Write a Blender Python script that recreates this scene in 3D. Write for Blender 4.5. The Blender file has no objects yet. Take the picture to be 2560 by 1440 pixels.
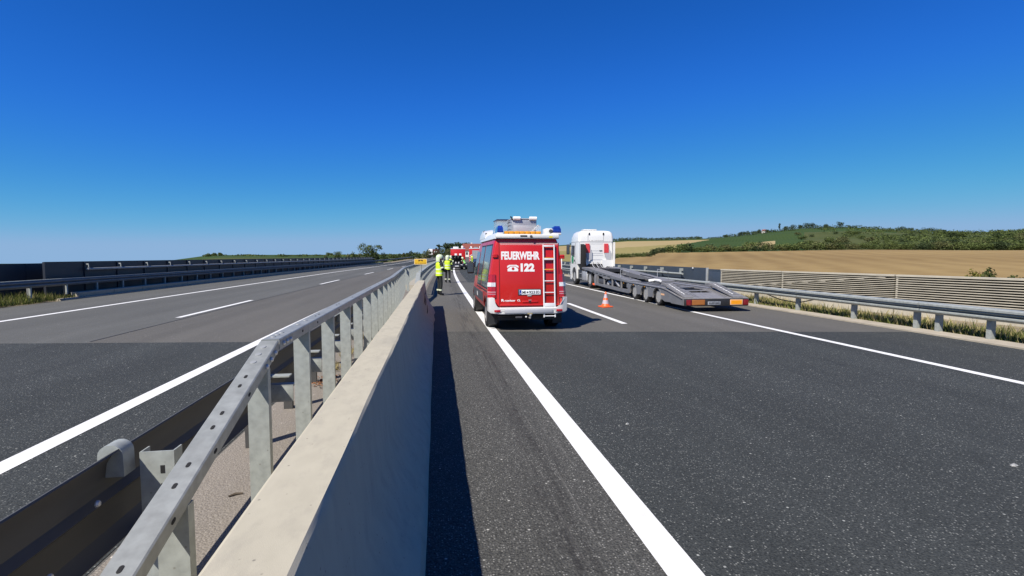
import bpy, bmesh, math, random
import numpy as np
from mathutils import Vector, Matrix
random.seed(7)
R = math.radians
S = bpy.context.scene
COL = S.collection

# ------------------------------------------------------------------ camera, sky, sun, exposure
cd = bpy.data.cameras.new('camera'); cam = bpy.data.objects.new('camera', cd); COL.objects.link(cam)
cd.sensor_width = 36.0; cd.lens = 36.0*1250/2560; cd.clip_start = 0.05; cd.clip_end = 6000
cam.location = (0, 0, 1.85); cam.rotation_euler = (R(90-3.662), 0, R(-9.073))
S.camera = cam
SUN_EL, SHX, SHY = R(47.5), 0.66, 0.64          # a shadow runs SHX to the right and SHY ahead per metre of height
wd = bpy.data.worlds.new('World'); S.world = wd; wd.use_nodes = True
nt = wd.node_tree; bg = nt.nodes['Background']
sky = nt.nodes.new('ShaderNodeTexSky'); sky.sky_type = 'NISHITA'; sky.sun_disc = False
sky.sun_elevation = SUN_EL; sky.sun_rotation = math.atan2(-SHX, -SHY)
sky.altitude = 200; sky.air_density = 0.6; sky.dust_density = 0.0; sky.ozone_density = 6.0
# the phone's rendering of the clear sky: one tone curve per colour channel over the whole dome
sep = nt.nodes.new('ShaderNodeSeparateColor'); cmb = nt.nodes.new('ShaderNodeCombineColor'); nt.links.new(sky.outputs['Color'], sep.inputs['Color'])
for ch, p, k, top, soft in (('Red', 1.65, 0.255, 2.7, 0.9), ('Green', 1.1, 0.90, 4.5, 3.5), ('Blue', 1.0, 1.82, 7.0, 2.0)):
    pw = nt.nodes.new('ShaderNodeMath'); pw.operation = 'POWER'; pw.inputs[1].default_value = p; ml = nt.nodes.new('ShaderNodeMath'); ml.operation = 'MULTIPLY'; ml.inputs[1].default_value = k
    sm = nt.nodes.new('ShaderNodeMath'); sm.operation = 'SMOOTH_MIN'; sm.inputs[1].default_value = top; sm.inputs[2].default_value = soft
    nt.links.new(sep.outputs[ch], pw.inputs[0]); nt.links.new(pw.outputs[0], ml.inputs[0]); nt.links.new(ml.outputs[0], sm.inputs[0]); nt.links.new(sm.outputs[0], cmb.inputs[ch])
nt.links.new(cmb.outputs['Color'], bg.inputs['Color']); bg.inputs['Strength'].default_value = 0.066
sl = bpy.data.lights.new('sun', 'SUN'); sl.energy = 5.0; sl.angle = R(0.53); sl.color = (1.0, 0.94, 0.84)
so = bpy.data.objects.new('sun', sl); COL.objects.link(so)
so.rotation_euler = Vector((SHX, SHY, -1.0)).to_track_quat('-Z', 'Y').to_euler()
S.view_settings.view_transform = 'Standard'; S.view_settings.look = 'None'
S.view_settings.exposure = 0.6; S.view_settings.gamma = 1.0

# ------------------------------------------------------------------ helpers
def off(y): return 0.0 if y < 0 else (0.00032*y*y if y < 100 else 3.2+0.064*(y-100))     # the road bends gently to the right
def rz(y): return 6e-5*max(0.0, min(y, 230)-75.0)**2+0.012*max(0, y-230)                  # and climbs beyond the accident

class MB:
    """collects shapes and links them as ONE mesh object"""
    def __init__(s): s.v = []; s.f = []; s.mi = []; s.M = None; s.cur = 0
    def add(s, vs, fs):
        n = len(s.v)
        if s.M is not None: vs = [tuple(s.M @ Vector(v)) for v in vs]
        s.v.extend([tuple(v) for v in vs])
        for f in fs: s.f.append(tuple(i+n for i in f)); s.mi.append(s.cur)
        return s
    def box(s, x0, x1, y0, y1, z0, z1, bev=0.0):
        if bev <= 0:
            vs = [(x, y, z) for z in (z0, z1) for y in (y0, y1) for x in (x0, x1)]
            return s.add(vs, [(0,2,3,1),(4,5,7,6),(0,1,5,4),(2,6,7,3),(0,4,6,2),(1,3,7,5)])
        bm = bmesh.new(); bmesh.ops.create_cube(bm, size=1)
        for v in bm.verts:
            v.co = ((x0+x1)/2+v.co.x*(x1-x0), (y0+y1)/2+v.co.y*(y1-y0), (z0+z1)/2+v.co.z*(z1-z0))
        bmesh.ops.bevel(bm, geom=list(bm.edges), offset=bev, segments=2, affect='EDGES', profile=0.5)
        return s.bm(bm)
    def bm(s, bm):
        bm.verts.index_update()
        s.add([tuple(v.co) for v in bm.verts], [tuple(v.index for v in f.verts) for f in bm.faces]); bm.free(); return s
    def prism(s, poly, axis, a, b):
        n = len(poly); vs = []
        for t in (a, b):
            for p, q in poly:
                vs.append({'x': (t, p, q), 'y': (p, t, q), 'z': (p, q, t)}[axis])
        fs = [tuple(range(n))[::-1], tuple(range(n, 2*n))]+[(i, (i+1) % n, n+(i+1) % n, n+i) for i in range(n)]
        return s.add(vs, fs)
    def loft(s, rings, caps=True, closed=True):
        n = len(rings[0]); vs = [p for r in rings for p in r]; fs = []
        for k in range(len(rings)-1):
            for i in range(n if closed else n-1):
                j = (i+1) % n; fs.append((k*n+i, k*n+j, (k+1)*n+j, (k+1)*n+i))
        if caps: fs.append(tuple(range(n))[::-1]); fs.append(tuple(range((len(rings)-1)*n, len(rings)*n)))
        return s.add(vs, fs)
    def tube(s, pts, r, n=8):
        pts = [Vector(p) for p in pts]; rr = r if isinstance(r, (list, tuple)) else [r]*len(pts); rings = []
        for i, p in enumerate(pts):
            t = (pts[min(i+1, len(pts)-1)]-pts[max(i-1, 0)]).normalized()
            a = Vector((0, 0, 1)) if abs(t.z) < 0.9 else Vector((0, 1, 0))
            u = t.cross(a).normalized(); w = u.cross(t)
            rings.append([tuple(p+(u*math.cos(k*2*math.pi/n)+w*math.sin(k*2*math.pi/n))*rr[i]) for k in range(n)])
        return s.loft(rings)
    def lathe(s, prof, c, n=16, axis='z', caps=True):
        rings = []
        for r, h in prof:
            ring = []
            for k in range(n):
                a = 2*math.pi*k/n; u, w = r*math.cos(a), r*math.sin(a)
                ring.append({'z': (c[0]+u, c[1]+w, c[2]+h), 'x': (c[0]+h, c[1]+u, c[2]+w), 'y': (c[0]+w, c[1]+h, c[2]+u)}[axis])
            rings.append(ring)
        return s.loft(rings, caps=caps)
    def sweep(s, path, prof, closed=True, caps=True):
        P = [Vector(p) for p in path]; rings = []
        for i, p in enumerate(P):
            t = P[min(i+1, len(P)-1)]-P[max(i-1, 0)]; t.z = 0; t.normalize()
            nx, ny = t.y, -t.x
            rings.append([(p.x+nx*a, p.y+ny*a, p.z+b) for a, b in prof])
        return s.loft(rings, caps=caps and closed, closed=closed)
    def mesh(s, name, mats, smooth=None):
        me = bpy.data.meshes.new(name); me.from_pydata(s.v, [], s.f)
        for m in (mats if isinstance(mats, (list, tuple)) else [mats]): me.materials.append(m)
        if isinstance(mats, (list, tuple)): me.polygons.foreach_set('material_index', s.mi)
        me.validate()
        bm = bmesh.new(); bm.from_mesh(me); bmesh.ops.recalc_face_normals(bm, faces=bm.faces); bm.to_mesh(me); bm.free()
        if smooth:
            me.polygons.foreach_set('use_smooth', [True]*len(me.polygons)); me.set_sharp_from_angle(angle=R(smooth))
        me.update(); return me
    def build(s, name, mats, parent=None, smooth=None, world=False):
        return link(name, s.mesh(name, mats, smooth), parent, world=world)

def link(name, me, parent=None, loc=None, world=False):
    o = bpy.data.objects.new(name, me); COL.objects.link(o)
    if parent: o.parent = parent
    if loc is not None: o.location = loc
    if world and parent: o.location = Vector(o.location)-Vector(parent.location)
    return o
def tag(o, label, cat, group=None):
    o['label'] = label; o['category'] = cat
    if group: o['group'] = group
    return o
def thing(name, label, cat, loc=(0, 0, 0), rotz=0.0, group=None):
    o = bpy.data.objects.new(name, None); COL.objects.link(o); o.empty_display_size = 0.2
    o.location = loc; o.rotation_euler = (0, 0, rotz)
    return tag(o, label, cat, group)
def struct(o): o['kind'] = 'structure'; return o
def stuff(o, label=None, cat=None):
    o['kind'] = 'stuff'
    if label: o['label'] = label; o['category'] = cat
    return o
def bx(name, m, parent, x0, x1, y0, y1, z0, z1, bev=0.0): return MB().box(x0, x1, y0, y1, z0, z1, bev).build(name, m, parent, 35 if bev else None)
def path(x, ys, z=0.0): return [((x(y) if callable(x) else x+off(y)), y, rz(y)+(z(y) if callable(z) else z)) for y in ys]
def stations(a, b, near=2.0):
    out = [a]; y = a
    while y < b:
        y += near if y < 40 else (4 if y < 120 else 10); out.append(min(y, b))
    return out
def fixbool(obj, cutters):
    for c in cutters:
        m = obj.modifiers.new('b', 'BOOLEAN'); m.operation = 'DIFFERENCE'; m.solver = 'EXACT'; m.object = c
    dg = bpy.context.evaluated_depsgraph_get()
    me = bpy.data.meshes.new_from_object(obj.evaluated_get(dg)); obj.modifiers.clear(); obj.data = me
    for c in cutters: bpy.data.objects.remove(c, do_unlink=True)
    me.polygons.foreach_set('use_smooth', [True]*len(me.polygons)); me.set_sharp_from_angle(angle=R(35))
def text(body, width, height, parent, m, place, name='lettering', bold=0.0, depth=0.002, spacing=1.0):
    """flat lettering fitted to width x height; place = matrix from the text plane to the parent"""
    cu = bpy.data.curves.new('t', 'FONT'); cu.body = body; cu.size = 1.0; cu.extrude = 0.001; cu.offset = bold; cu.space_character = spacing
    cu.resolution_u = 3
    t = bpy.data.objects.new('t', cu); COL.objects.link(t)
    dg = bpy.context.evaluated_depsgraph_get(); me = bpy.data.meshes.new_from_object(t.evaluated_get(dg))
    bpy.data.objects.remove(t, do_unlink=True)
    co = np.zeros(len(me.vertices)*3); me.vertices.foreach_get('co', co); co = co.reshape(-1, 3)
    lo, hi = co.min(0), co.max(0)
    co[:, 0] = (co[:, 0]-(lo[0]+hi[0])/2)*width/(hi[0]-lo[0]); co[:, 1] = (co[:, 1]-(lo[1]+hi[1])/2)*height/(hi[1]-lo[1]); co[:, 2] *= depth/0.001
    out = [place @ Vector(c) for c in co]
    me.vertices.foreach_set('co', np.array([tuple(v) for v in out]).ravel())
    me.materials.clear(); me.materials.append(m); me.update()
    o = link(name, me, parent); o['label'] = 'lettering reading '+body if name == 'lettering' else name; return o

# ------------------------------------------------------------------ materials
def mat(name, col, rough=0.6, metal=0.0, var=0.12, scale=3.0, bump=0.0, bscale=40.0, coat=0.0, spec=0.5, dirt=None, dscale=1.5, trans=0.0, alpha=1.0, stretch=(1, 1, 1), island=0.0, emit=None):
    col = tuple(c*0.8 for c in col); dirt = (*[c*0.8 for c in dirt[:3]], dirt[3]) if dirt else None
    m = bpy.data.materials.new(name); m.use_nodes = True; n = m.node_tree.nodes; l = m.node_tree.links
    b = n['Principled BSDF']; b.inputs['Roughness'].default_value = rough; b.inputs['Metallic'].default_value = metal
    b.inputs['Specular IOR Level'].default_value = spec; b.inputs['Coat Weight'].default_value = coat; b.inputs['Coat Roughness'].default_value = 0.06
    tc = n.new('ShaderNodeTexCoord'); mp = n.new('ShaderNodeMapping'); l.new(tc.outputs['Object'], mp.inputs['Vector']); mp.inputs['Scale'].default_value = stretch
    no = n.new('ShaderNodeTexNoise'); no.inputs['Scale'].default_value = scale; no.inputs['Detail'].default_value = 5; l.new(mp.outputs['Vector'], no.inputs['Vector'])
    rp = n.new('ShaderNodeMapRange'); rp.inputs['From Min'].default_value = 0.3; rp.inputs['From Max'].default_value = 0.7
    rp.inputs['To Min'].default_value = 1-var; rp.inputs['To Max'].default_value = 1+var; l.new(no.outputs['Fac'], rp.inputs['Value'])
    mx = n.new('ShaderNodeVectorMath'); mx.operation = 'SCALE'; mx.inputs[0].default_value = col; l.new(rp.outputs['Result'], mx.inputs['Scale'])
    out = mx.outputs['Vector']
    if island:
        g = n.new('ShaderNodeNewGeometry'); hs = n.new('ShaderNodeMapRange'); hs.inputs['To Min'].default_value = 1-island; hs.inputs['To Max'].default_value = 1+island
        l.new(g.outputs['Random Per Island'], hs.inputs['Value'])
        m2 = n.new('ShaderNodeVectorMath'); m2.operation = 'SCALE'; l.new(out, m2.inputs[0]); l.new(hs.outputs['Result'], m2.inputs['Scale']); out = m2.outputs['Vector']
    if dirt:
        n2 = n.new('ShaderNodeTexNoise'); n2.inputs['Scale'].default_value = dscale; n2.inputs['Detail'].default_value = 8; n2.inputs['Roughness'].default_value = 0.65; l.new(mp.outputs['Vector'], n2.inputs['Vector'])
        r2 = n.new('ShaderNodeMapRange'); r2.inputs['From Min'].default_value = 0.5; r2.inputs['From Max'].default_value = 0.72; r2.inputs['To Max'].default_value = dirt[3]; l.new(n2.outputs['Fac'], r2.inputs['Value'])
        mm = n.new('ShaderNodeMix'); mm.data_type = 'RGBA'; l.new(r2.outputs['Result'], mm.inputs['Factor']); l.new(out, mm.inputs['A']); mm.inputs['B'].default_value = (*dirt[:3], 1); out = mm.outputs['Result']
    l.new(out, b.inputs['Base Color'])
    if bump:
        nb = n.new('ShaderNodeTexNoise'); nb.inputs['Scale'].default_value = bscale; nb.inputs['Detail'].default_value = 4; l.new(mp.outputs['Vector'], nb.inputs['Vector'])
        bp = n.new('ShaderNodeBump'); bp.inputs['Strength'].default_value = bump; bp.inputs['Distance'].default_value = 0.01; l.new(nb.outputs['Fac'], bp.inputs['Height']); l.new(bp.outputs['Normal'], b.inputs['Normal'])
    if trans: b.inputs['Transmission Weight'].default_value = trans
    if alpha < 1: b.inputs['Alpha'].default_value = alpha
    return m

def asphalt(name, dark, light, fleck, fl_amt, streaks=False, patchy=0.12):
    m = bpy.data.materials.new(name); m.use_nodes = True; n = m.node_tree.nodes; l = m.node_tree.links
    b = n['Principled BSDF']; b.inputs['Roughness'].default_value = 0.86; b.inputs['Specular IOR Level'].default_value = 0.3
    tc = n.new('ShaderNodeTexCoord')
    def noise(sc, det=4, st=None, rough=0.5):
        q = n.new('ShaderNodeTexNoise'); q.inputs['Scale'].default_value = sc; q.inputs['Detail'].default_value = det; q.inputs['Roughness'].default_value = rough
        if st:
            mp = n.new('ShaderNodeMapping'); mp.inputs['Scale'].default_value = st; l.new(tc.outputs['Object'], mp.inputs['Vector']); l.new(mp.outputs['Vector'], q.inputs['Vector'])
        else: l.new(tc.outputs['Object'], q.inputs['Vector'])
        return q.outputs['Fac']
    def rng(x, a, c, d=0.0, e=1.0):
        q = n.new('ShaderNodeMapRange'); q.inputs['From Min'].default_value = a; q.inputs['From Max'].default_value = c; q.inputs['To Min'].default_value = d; q.inputs['To Max'].default_value = e; l.new(x, q.inputs['Value']); return q.outputs['Result']
    def mix(f, a, c):
        q = n.new('ShaderNodeMix'); q.data_type = 'RGBA'; l.new(f, q.inputs['Factor'])
        for k, w in (('A', a), ('B', c)):
            if isinstance(w, tuple): q.inputs[k].default_value = (*w, 1)
            else: l.new(w, q.inputs[k])
        return q.outputs['Result']
    def math_(op, a, c):
        q = n.new('ShaderNodeMath'); q.operation = op
        for k, w in ((0, a), (1, c)):
            if isinstance(w, (int, float)): q.inputs[k].default_value = w
            else: l.new(w, q.inputs[k])
        return q.outputs[0]
    col = mix(rng(noise(75, 4, None, 0.62), 0.36, 0.64), dark, light)
    vo = n.new('ShaderNodeTexVoronoi'); vo.inputs['Scale'].default_value = 62; l.new(tc.outputs['Object'], vo.inputs['Vector'])
    sp = n.new('ShaderNodeSeparateColor'); l.new(vo.outputs['Color'], sp.inputs['Color'])
    fm = math_('MULTIPLY', rng(sp.outputs['Red'], 1-fl_amt, 1-fl_amt+0.02), rng(vo.outputs['Distance'], 0.42, 0.3))
    fm = math_('MULTIPLY', fm, rng(sp.outputs['Green'], 0.0, 1.0, 0.35, 1.0))
    col = mix(fm, col, fleck)
    v2 = n.new('ShaderNodeTexVoronoi'); v2.inputs['Scale'].default_value = 17; l.new(tc.outputs['Object'], v2.inputs['Vector'])
    s2 = n.new('ShaderNodeSeparateColor'); l.new(v2.outputs['Color'], s2.inputs['Color'])
    col = mix(math_('MULTIPLY', rng(s2.outputs['Blue'], 0.975, 0.985), rng(v2.outputs['Distance'], 0.2, 0.12)), col, tuple(min(1, c*1.5) for c in fleck))
    # broad uneven wear along the lanes
    big = rng(noise(0.55, 5, (1.0, 0.22, 1.0), 0.6), 0.3, 0.7, 1-patchy, 1+patchy)
    sc = n.new('ShaderNodeVectorMath'); sc.operation = 'SCALE'; l.new(col, sc.inputs[0]); l.new(big, sc.inputs['Scale']); col = sc.outputs['Vector']
    # faint wheel tracks and darker drip spots
    tr = rng(noise(1.0, 3, (1.1, 0.03, 1.0), 0.5), 0.42, 0.62, 0.93, 1.07); s3 = n.new('ShaderNodeVectorMath'); s3.operation = 'SCALE'; l.new(col, s3.inputs[0]); l.new(tr, s3.inputs['Scale']); col = s3.outputs['Vector']
    col = mix(math_('MULTIPLY', rng(noise(1.7, 6, (1.0, 0.5, 1.0), 0.7), 0.60, 0.72), 0.35), col, tuple(c*0.75 for c in dark))
    if streaks:     # scraped, grimy tracks on the narrow strip beside the concrete barrier
        sx = n.new('ShaderNodeSeparateXYZ'); l.new(tc.outputs['Object'], sx.inputs['Vector'])
        w = math_('MULTIPLY', sx.outputs['Y'], sx.outputs['Y']); xx = math_('SUBTRACT', sx.outputs['X'], math_('MULTIPLY', w, 0.00032))
        band = math_('MULTIPLY', rng(xx, 0.62, 0.82), rng(xx, 1.16, 1.02))
        lines = rng(noise(1.0, 4, (15.0, 0.5, 1.0), 0.65), 0.44, 0.62); grit = rng(noise(18, 4), 0.3, 0.6)
        col = mix(math_('MULTIPLY', math_('MULTIPLY', band, lines), math_('MULTIPLY', grit, 0.85)), col, (0.022, 0.021, 0.02))
        band2 = math_('MULTIPLY', rng(xx, 0.75, 0.9), rng(xx, 1.3, 1.2))
        l2 = rng(noise(1.0, 2, (34.0, 0.5, 1.0)), 0.6, 0.7)
        col = mix(math_('MULTIPLY', math_('MULTIPLY', band2, l2), math_('MULTIPLY', grit, 0.28)), col, (0.2, 0.19, 0.175))
    l.new(col, b.inputs['Base Color'])
    bp = n.new('ShaderNodeBump'); bp.inputs['Strength'].default_value = 0.8; bp.inputs['Distance'].default_value = 0.007
    hh = math_('ADD', noise(85, 3), math_('MULTIPLY', vo.outputs['Distance'], -0.8)); l.new(hh, bp.inputs['Height']); l.new(bp.outputs['Normal'], b.inputs['Normal'])
    return m

def leafmat(name, col, trans=0.25, isl=0.45, hue=None):
    m = mat(name, col, rough=0.75, var=0.25, scale=0.35, island=isl, spec=0.2)
    n = m.node_tree.nodes; l = m.node_tree.links; b = n['Principled BSDF']
    t = n.new('ShaderNodeBsdfTranslucent'); ms = n.new('ShaderNodeMixShader'); ms.inputs['Fac'].default_value = trans
    src = b.inputs['Base Color'].links[0].from_socket; l.new(src, t.inputs['Color'])
    o = n['Material Output']; l.new(b.outputs['BSDF'], ms.inputs[1]); l.new(t.outputs['BSDF'], ms.inputs[2]); l.new(ms.outputs['Shader'], o.inputs['Surface'])
    return m

M = {}
M['asph_new'] = asphalt('asphalt_dark', (0.0165, 0.0190, 0.0190), (0.050, 0.0545, 0.0530), (0.21, 0.215, 0.20), 0.22, streaks=True, patchy=0.17)
M['asph_strip'] = asphalt('asphalt_shoulder', (0.026, 0.026, 0.024), (0.092, 0.091, 0.083), (0.26, 0.255, 0.235), 0.30, streaks=True, patchy=0.17)
M['asph_old'] = asphalt('asphalt_worn', (0.073, 0.070, 0.063), (0.112, 0.107, 0.097), (0.20, 0.19, 0.175), 0.10, streaks=True, patchy=0.08)
M['asph_lane'] = asphalt('asphalt_grey_lane', (0.074, 0.075, 0.070), (0.104, 0.105, 0.099), (0.19, 0.185, 0.175), 0.09, patchy=0.08)
M['paint'] = mat('road_paint', (0.84, 0.84, 0.83), 0.7, var=0.05, scale=6, bump=0.3, bscale=120, dirt=(0.45, 0.44, 0.42, 0.35), dscale=5)
M['conc'] = mat('concrete_pale', (0.46, 0.42, 0.335), 0.85, var=0.07, scale=5, bump=0.2, bscale=90, dirt=(0.34, 0.30, 0.24, 0.35), dscale=2.2)
M['barrier'] = mat('concrete_barrier', (0.475, 0.435, 0.335), 0.85, var=0.05, scale=7, bump=0.12, bscale=190, dirt=(0.31, 0.285, 0.235, 0.42), dscale=6.0, stretch=(2.0, 1.0, 0.4))
M['kerb'] = mat('concrete_kerb', (0.42, 0.37, 0.29), 0.9, var=0.12, scale=4, bump=0.4, bscale=60, dirt=(0.27, 0.24, 0.2, 0.6), dscale=1.3)
M['gravel'] = asphalt('median_grit', (0.15, 0.132, 0.112), (0.225, 0.20, 0.17), (0.34, 0.31, 0.27), 0.10, patchy=0.15)
M['galv'] = mat('galvanised_steel', (0.37, 0.395, 0.375), 0.55, metal=0.15, var=0.16, scale=16, bump=0.05, bscale=60, dirt=(0.33, 0.33, 0.31, 0.4), dscale=3)
M['railtop'] = mat('galvanised_box_rail', (0.315, 0.33, 0.32), 0.5, metal=0.2, var=0.16, scale=14, bump=0.04, bscale=60, dirt=(0.2, 0.2, 0.19, 0.5), dscale=4)
M['galv2'] = mat('galvanised_weathered', (0.33, 0.345, 0.355), 0.6, metal=0.15, var=0.12, scale=7, dirt=(0.25, 0.24, 0.22, 0.5), dscale=2.5)
M['dark'] = mat('black_plastic', (0.018, 0.018, 0.02), 0.55, var=0.1)
M['hole'] = mat('slot_black', (0.01, 0.01, 0.011), 0.9, var=0.05)
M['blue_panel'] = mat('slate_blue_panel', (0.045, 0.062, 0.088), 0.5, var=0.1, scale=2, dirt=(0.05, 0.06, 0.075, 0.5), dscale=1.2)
M['chrome'] = mat('bright_steel', (0.62, 0.62, 0.62), 0.38, metal=0.45, var=0.05)
M['soil'] = mat('verge_soil', (0.26, 0.21, 0.14), 0.95, var=0.3, scale=4, bump=0.5, bscale=30, dirt=(0.10, 0.11, 0.045, 0.8), dscale=2)

def add_pores(m, scale, amt, col):
    n = m.node_tree.nodes; l = m.node_tree.links; b = n['Principled BSDF']; src = b.inputs['Base Color'].links[0].from_socket
    tc = n.new('ShaderNodeTexCoord'); vo = n.new('ShaderNodeTexVoronoi'); vo.inputs['Scale'].default_value = scale; l.new(tc.outputs['Object'], vo.inputs['Vector'])
    sp = n.new('ShaderNodeSeparateColor'); l.new(vo.outputs['Color'], sp.inputs['Color'])
    a = n.new('ShaderNodeMapRange'); a.inputs['From Min'].default_value = 1-amt; a.inputs['From Max'].default_value = 1-amt+0.01; l.new(sp.outputs['Red'], a.inputs['Value'])
    d = n.new('ShaderNodeMapRange'); d.inputs['From Min'].default_value = 0.30; d.inputs['From Max'].default_value = 0.14; l.new(vo.outputs['Distance'], d.inputs['Value'])
    k = n.new('ShaderNodeMath'); k.operation = 'MULTIPLY'; l.new(a.outputs[0], k.inputs[0]); l.new(d.outputs[0], k.inputs[1])
    k2 = n.new('ShaderNodeMath'); k2.operation = 'MULTIPLY'; l.new(k.outputs[0], k2.inputs[0]); k2.inputs[1].default_value = 0.7
    mx = n.new('ShaderNodeMix'); mx.data_type = 'RGBA'; l.new(k2.outputs[0], mx.inputs['Factor']); l.new(src, mx.inputs['A']); mx.inputs['B'].default_value = (*col, 1); l.new(mx.outputs['Result'], b.inputs['Base Color'])
add_pores(M['barrier'], 48, 0.05, (0.13, 0.12, 0.10)); add_pores(M['conc'], 22, 0.12, (0.12, 0.11, 0.09)); add_pores(M['galv'], 40, 0.06, (0.17, 0.16, 0.14))
M['slate_shade'] = mat('slate_panel_shade', (0.020, 0.026, 0.040), 0.5, var=0.1, scale=2)  # slate paint darkened so its colour carries the left parapet's shade
M['galv_shade'] = mat('galvanised_shade', (0.20, 0.205, 0.21), 0.6, metal=0.1, var=0.15, scale=7, dirt=(0.13, 0.125, 0.12, 0.5), dscale=2.5)  # steel darkened in colour to carry the shaded side of the left guardrail

# ------------------------------------------------------------------ terrain: valley floor, stubble field, vineyard hill
TH = [-180, -60, -38, -30, -22, -12, -4, 3, 8, 14, 18, 22, 26, 31, 35, 39, 43, 47, 51, 56, 62, 75, 110, 180]
DD = [0, 26, 50, 80, 120, 160, 240, 350, 480, 620, 760, 900, 1100, 1500, 2600]
def rowL(far): return [-7, -7, -7.5, -8, -8, -8, -8, -9, -9, -10, -11, -12, -14, far, far-8]
def rowC(h): return [-4, -4, -4, -4, -3.0, -2.2, 0.8, 2.0, 2.5, 3, h, h+1, h-2, -6, -20]
def rowR(fl, crest): return [-4, -3, -2.3, -1.1, 0.4, 1.7, 3.6, fl, fl+4+0.10*crest, fl+7+0.28*crest, 6+0.55*crest, 0.86*crest, crest, crest*0.7, -10]
ROW = {-180: rowL(-16), -60: rowL(-16), -38: rowL(-18), -30: rowL(-18), -22: rowC(-9), -12: rowC(1.5), -4: rowC(4), 3: rowC(7), 8: rowC(8), 14: rowR(2.5, 18), 18: rowR(3.2, 26), 22: rowR(4.5, 34), 26: rowR(5.0, 34),
       31: rowR(5.5, 36), 35: rowR(5.6, 44), 39: rowR(5.6, 52), 43: rowR(5.6, 52), 47: rowR(5.2, 43), 51: rowR(4.8, 35), 56: rowR(4.6, 37), 62: rowR(4.5, 36), 75: rowR(4, 30), 110: rowR(3, 20), 180: rowL(-16)}
TAB = np.array([ROW[t] for t in TH])
def terr(x, y):
    th = math.degrees(math.atan2(x, y)); d = math.hypot(x, y)
    j = min(max(int(np.searchsorted(DD, d))-1, 0), len(DD)-2); t = (d-DD[j])/(DD[j+1]-DD[j]); t = min(max(t, 0), 1); t = t*t*(3-2*t)*0.5+t*0.5
    col = TAB[:, j]*(1-t)+TAB[:, j+1]*t
    z = float(np.interp(th, TH, col))
    return z+0.35*math.sin(x*0.021+1)*math.cos(y*0.017)*min(1, d/300)
def polar(th, d): return d*math.sin(R(th)), d*math.cos(R(th))

def fieldmat(name, a, b_, ang, sc, fine=0.6):
    m = bpy.data.materials.new(name); m.use_nodes = True; n = m.node_tree.nodes; l = m.node_tree.links
    bs = n['Principled BSDF']; bs.inputs['Roughness'].default_value = 0.95; bs.inputs['Specular IOR Level'].default_value = 0.1
    tc = n.new('ShaderNodeTexCoord'); mp = n.new('ShaderNodeMapping'); mp.inputs['Rotation'].default_value = (0, 0, ang); l.new(tc.outputs['Object'], mp.inputs['Vector'])
    wv = n.new('ShaderNodeTexWave'); wv.inputs['Scale'].default_value = sc; wv.inputs['Distortion'].default_value = 5; wv.inputs['Detail'].default_value = 3; wv.inputs['Detail Scale'].default_value = 0.4; l.new(mp.outputs['Vector'], wv.inputs['Vector'])
    no = n.new('ShaderNodeTexNoise'); no.inputs['Scale'].default_value = 0.012; no.inputs['Detail'].default_value = 6; l.new(tc.outputs['Object'], no.inputs['Vector'])
    n3 = n.new('ShaderNodeTexNoise'); n3.inputs['Scale'].default_value = 0.35; n3.inputs['Detail'].default_value = 5; l.new(tc.outputs['Object'], n3.inputs['Vector'])
    ad = n.new('ShaderNodeMath'); ad.operation = 'MULTIPLY_ADD'; l.new(wv.outputs['Fac'], ad.inputs[0]); ad.inputs[1].default_value = fine*0.35; l.new(no.outputs['Fac'], ad.inputs[2])
    a2 = n.new('ShaderNodeMath'); a2.operation = 'MULTIPLY_ADD'; l.new(n3.outputs['Fac'], a2.inputs[0]); a2.inputs[1].default_value = 0.5; l.new(ad.outputs[0], a2.inputs[2])
    mr = n.new('ShaderNodeMapRange'); mr.inputs['From Min'].default_value = 0.45; mr.inputs['From Max'].default_value = 1.0; l.new(a2.outputs[0], mr.inputs['Value'])
    mx = n.new('ShaderNodeMix'); mx.data_type = 'RGBA'; l.new(mr.outputs['Result'], mx.inputs['Factor']); mx.inputs['A'].default_value = (*a, 1); mx.inputs['B'].default_value = (*b_, 1)
    l.new(mx.outputs['Result'], bs.inputs['Base Color']); return m
M['stubble'] = fieldmat('stubble_field', (0.155, 0.10, 0.042), (0.255, 0.18, 0.078), R(30), 0.045, 0.5)
M['wheat'] = fieldmat('pale_wheat', (0.25, 0.19, 0.09), (0.31, 0.245, 0.125), R(80), 0.03, 0.3)
M['meadow'] = fieldmat('dry_meadow', (0.175, 0.16, 0.058), (0.24, 0.20, 0.08), R(20), 0.05, 0.2)
M['vine'] = fieldmat('vineyard_green', (0.018, 0.040, 0.010), (0.040, 0.066, 0.018), R(35), 0.11, 0.9)
M['scrub'] = fieldmat('scrub_ground', (0.03, 0.05, 0.013), (0.075, 0.083, 0.03), R(0), 0.05, 0.2)

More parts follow.
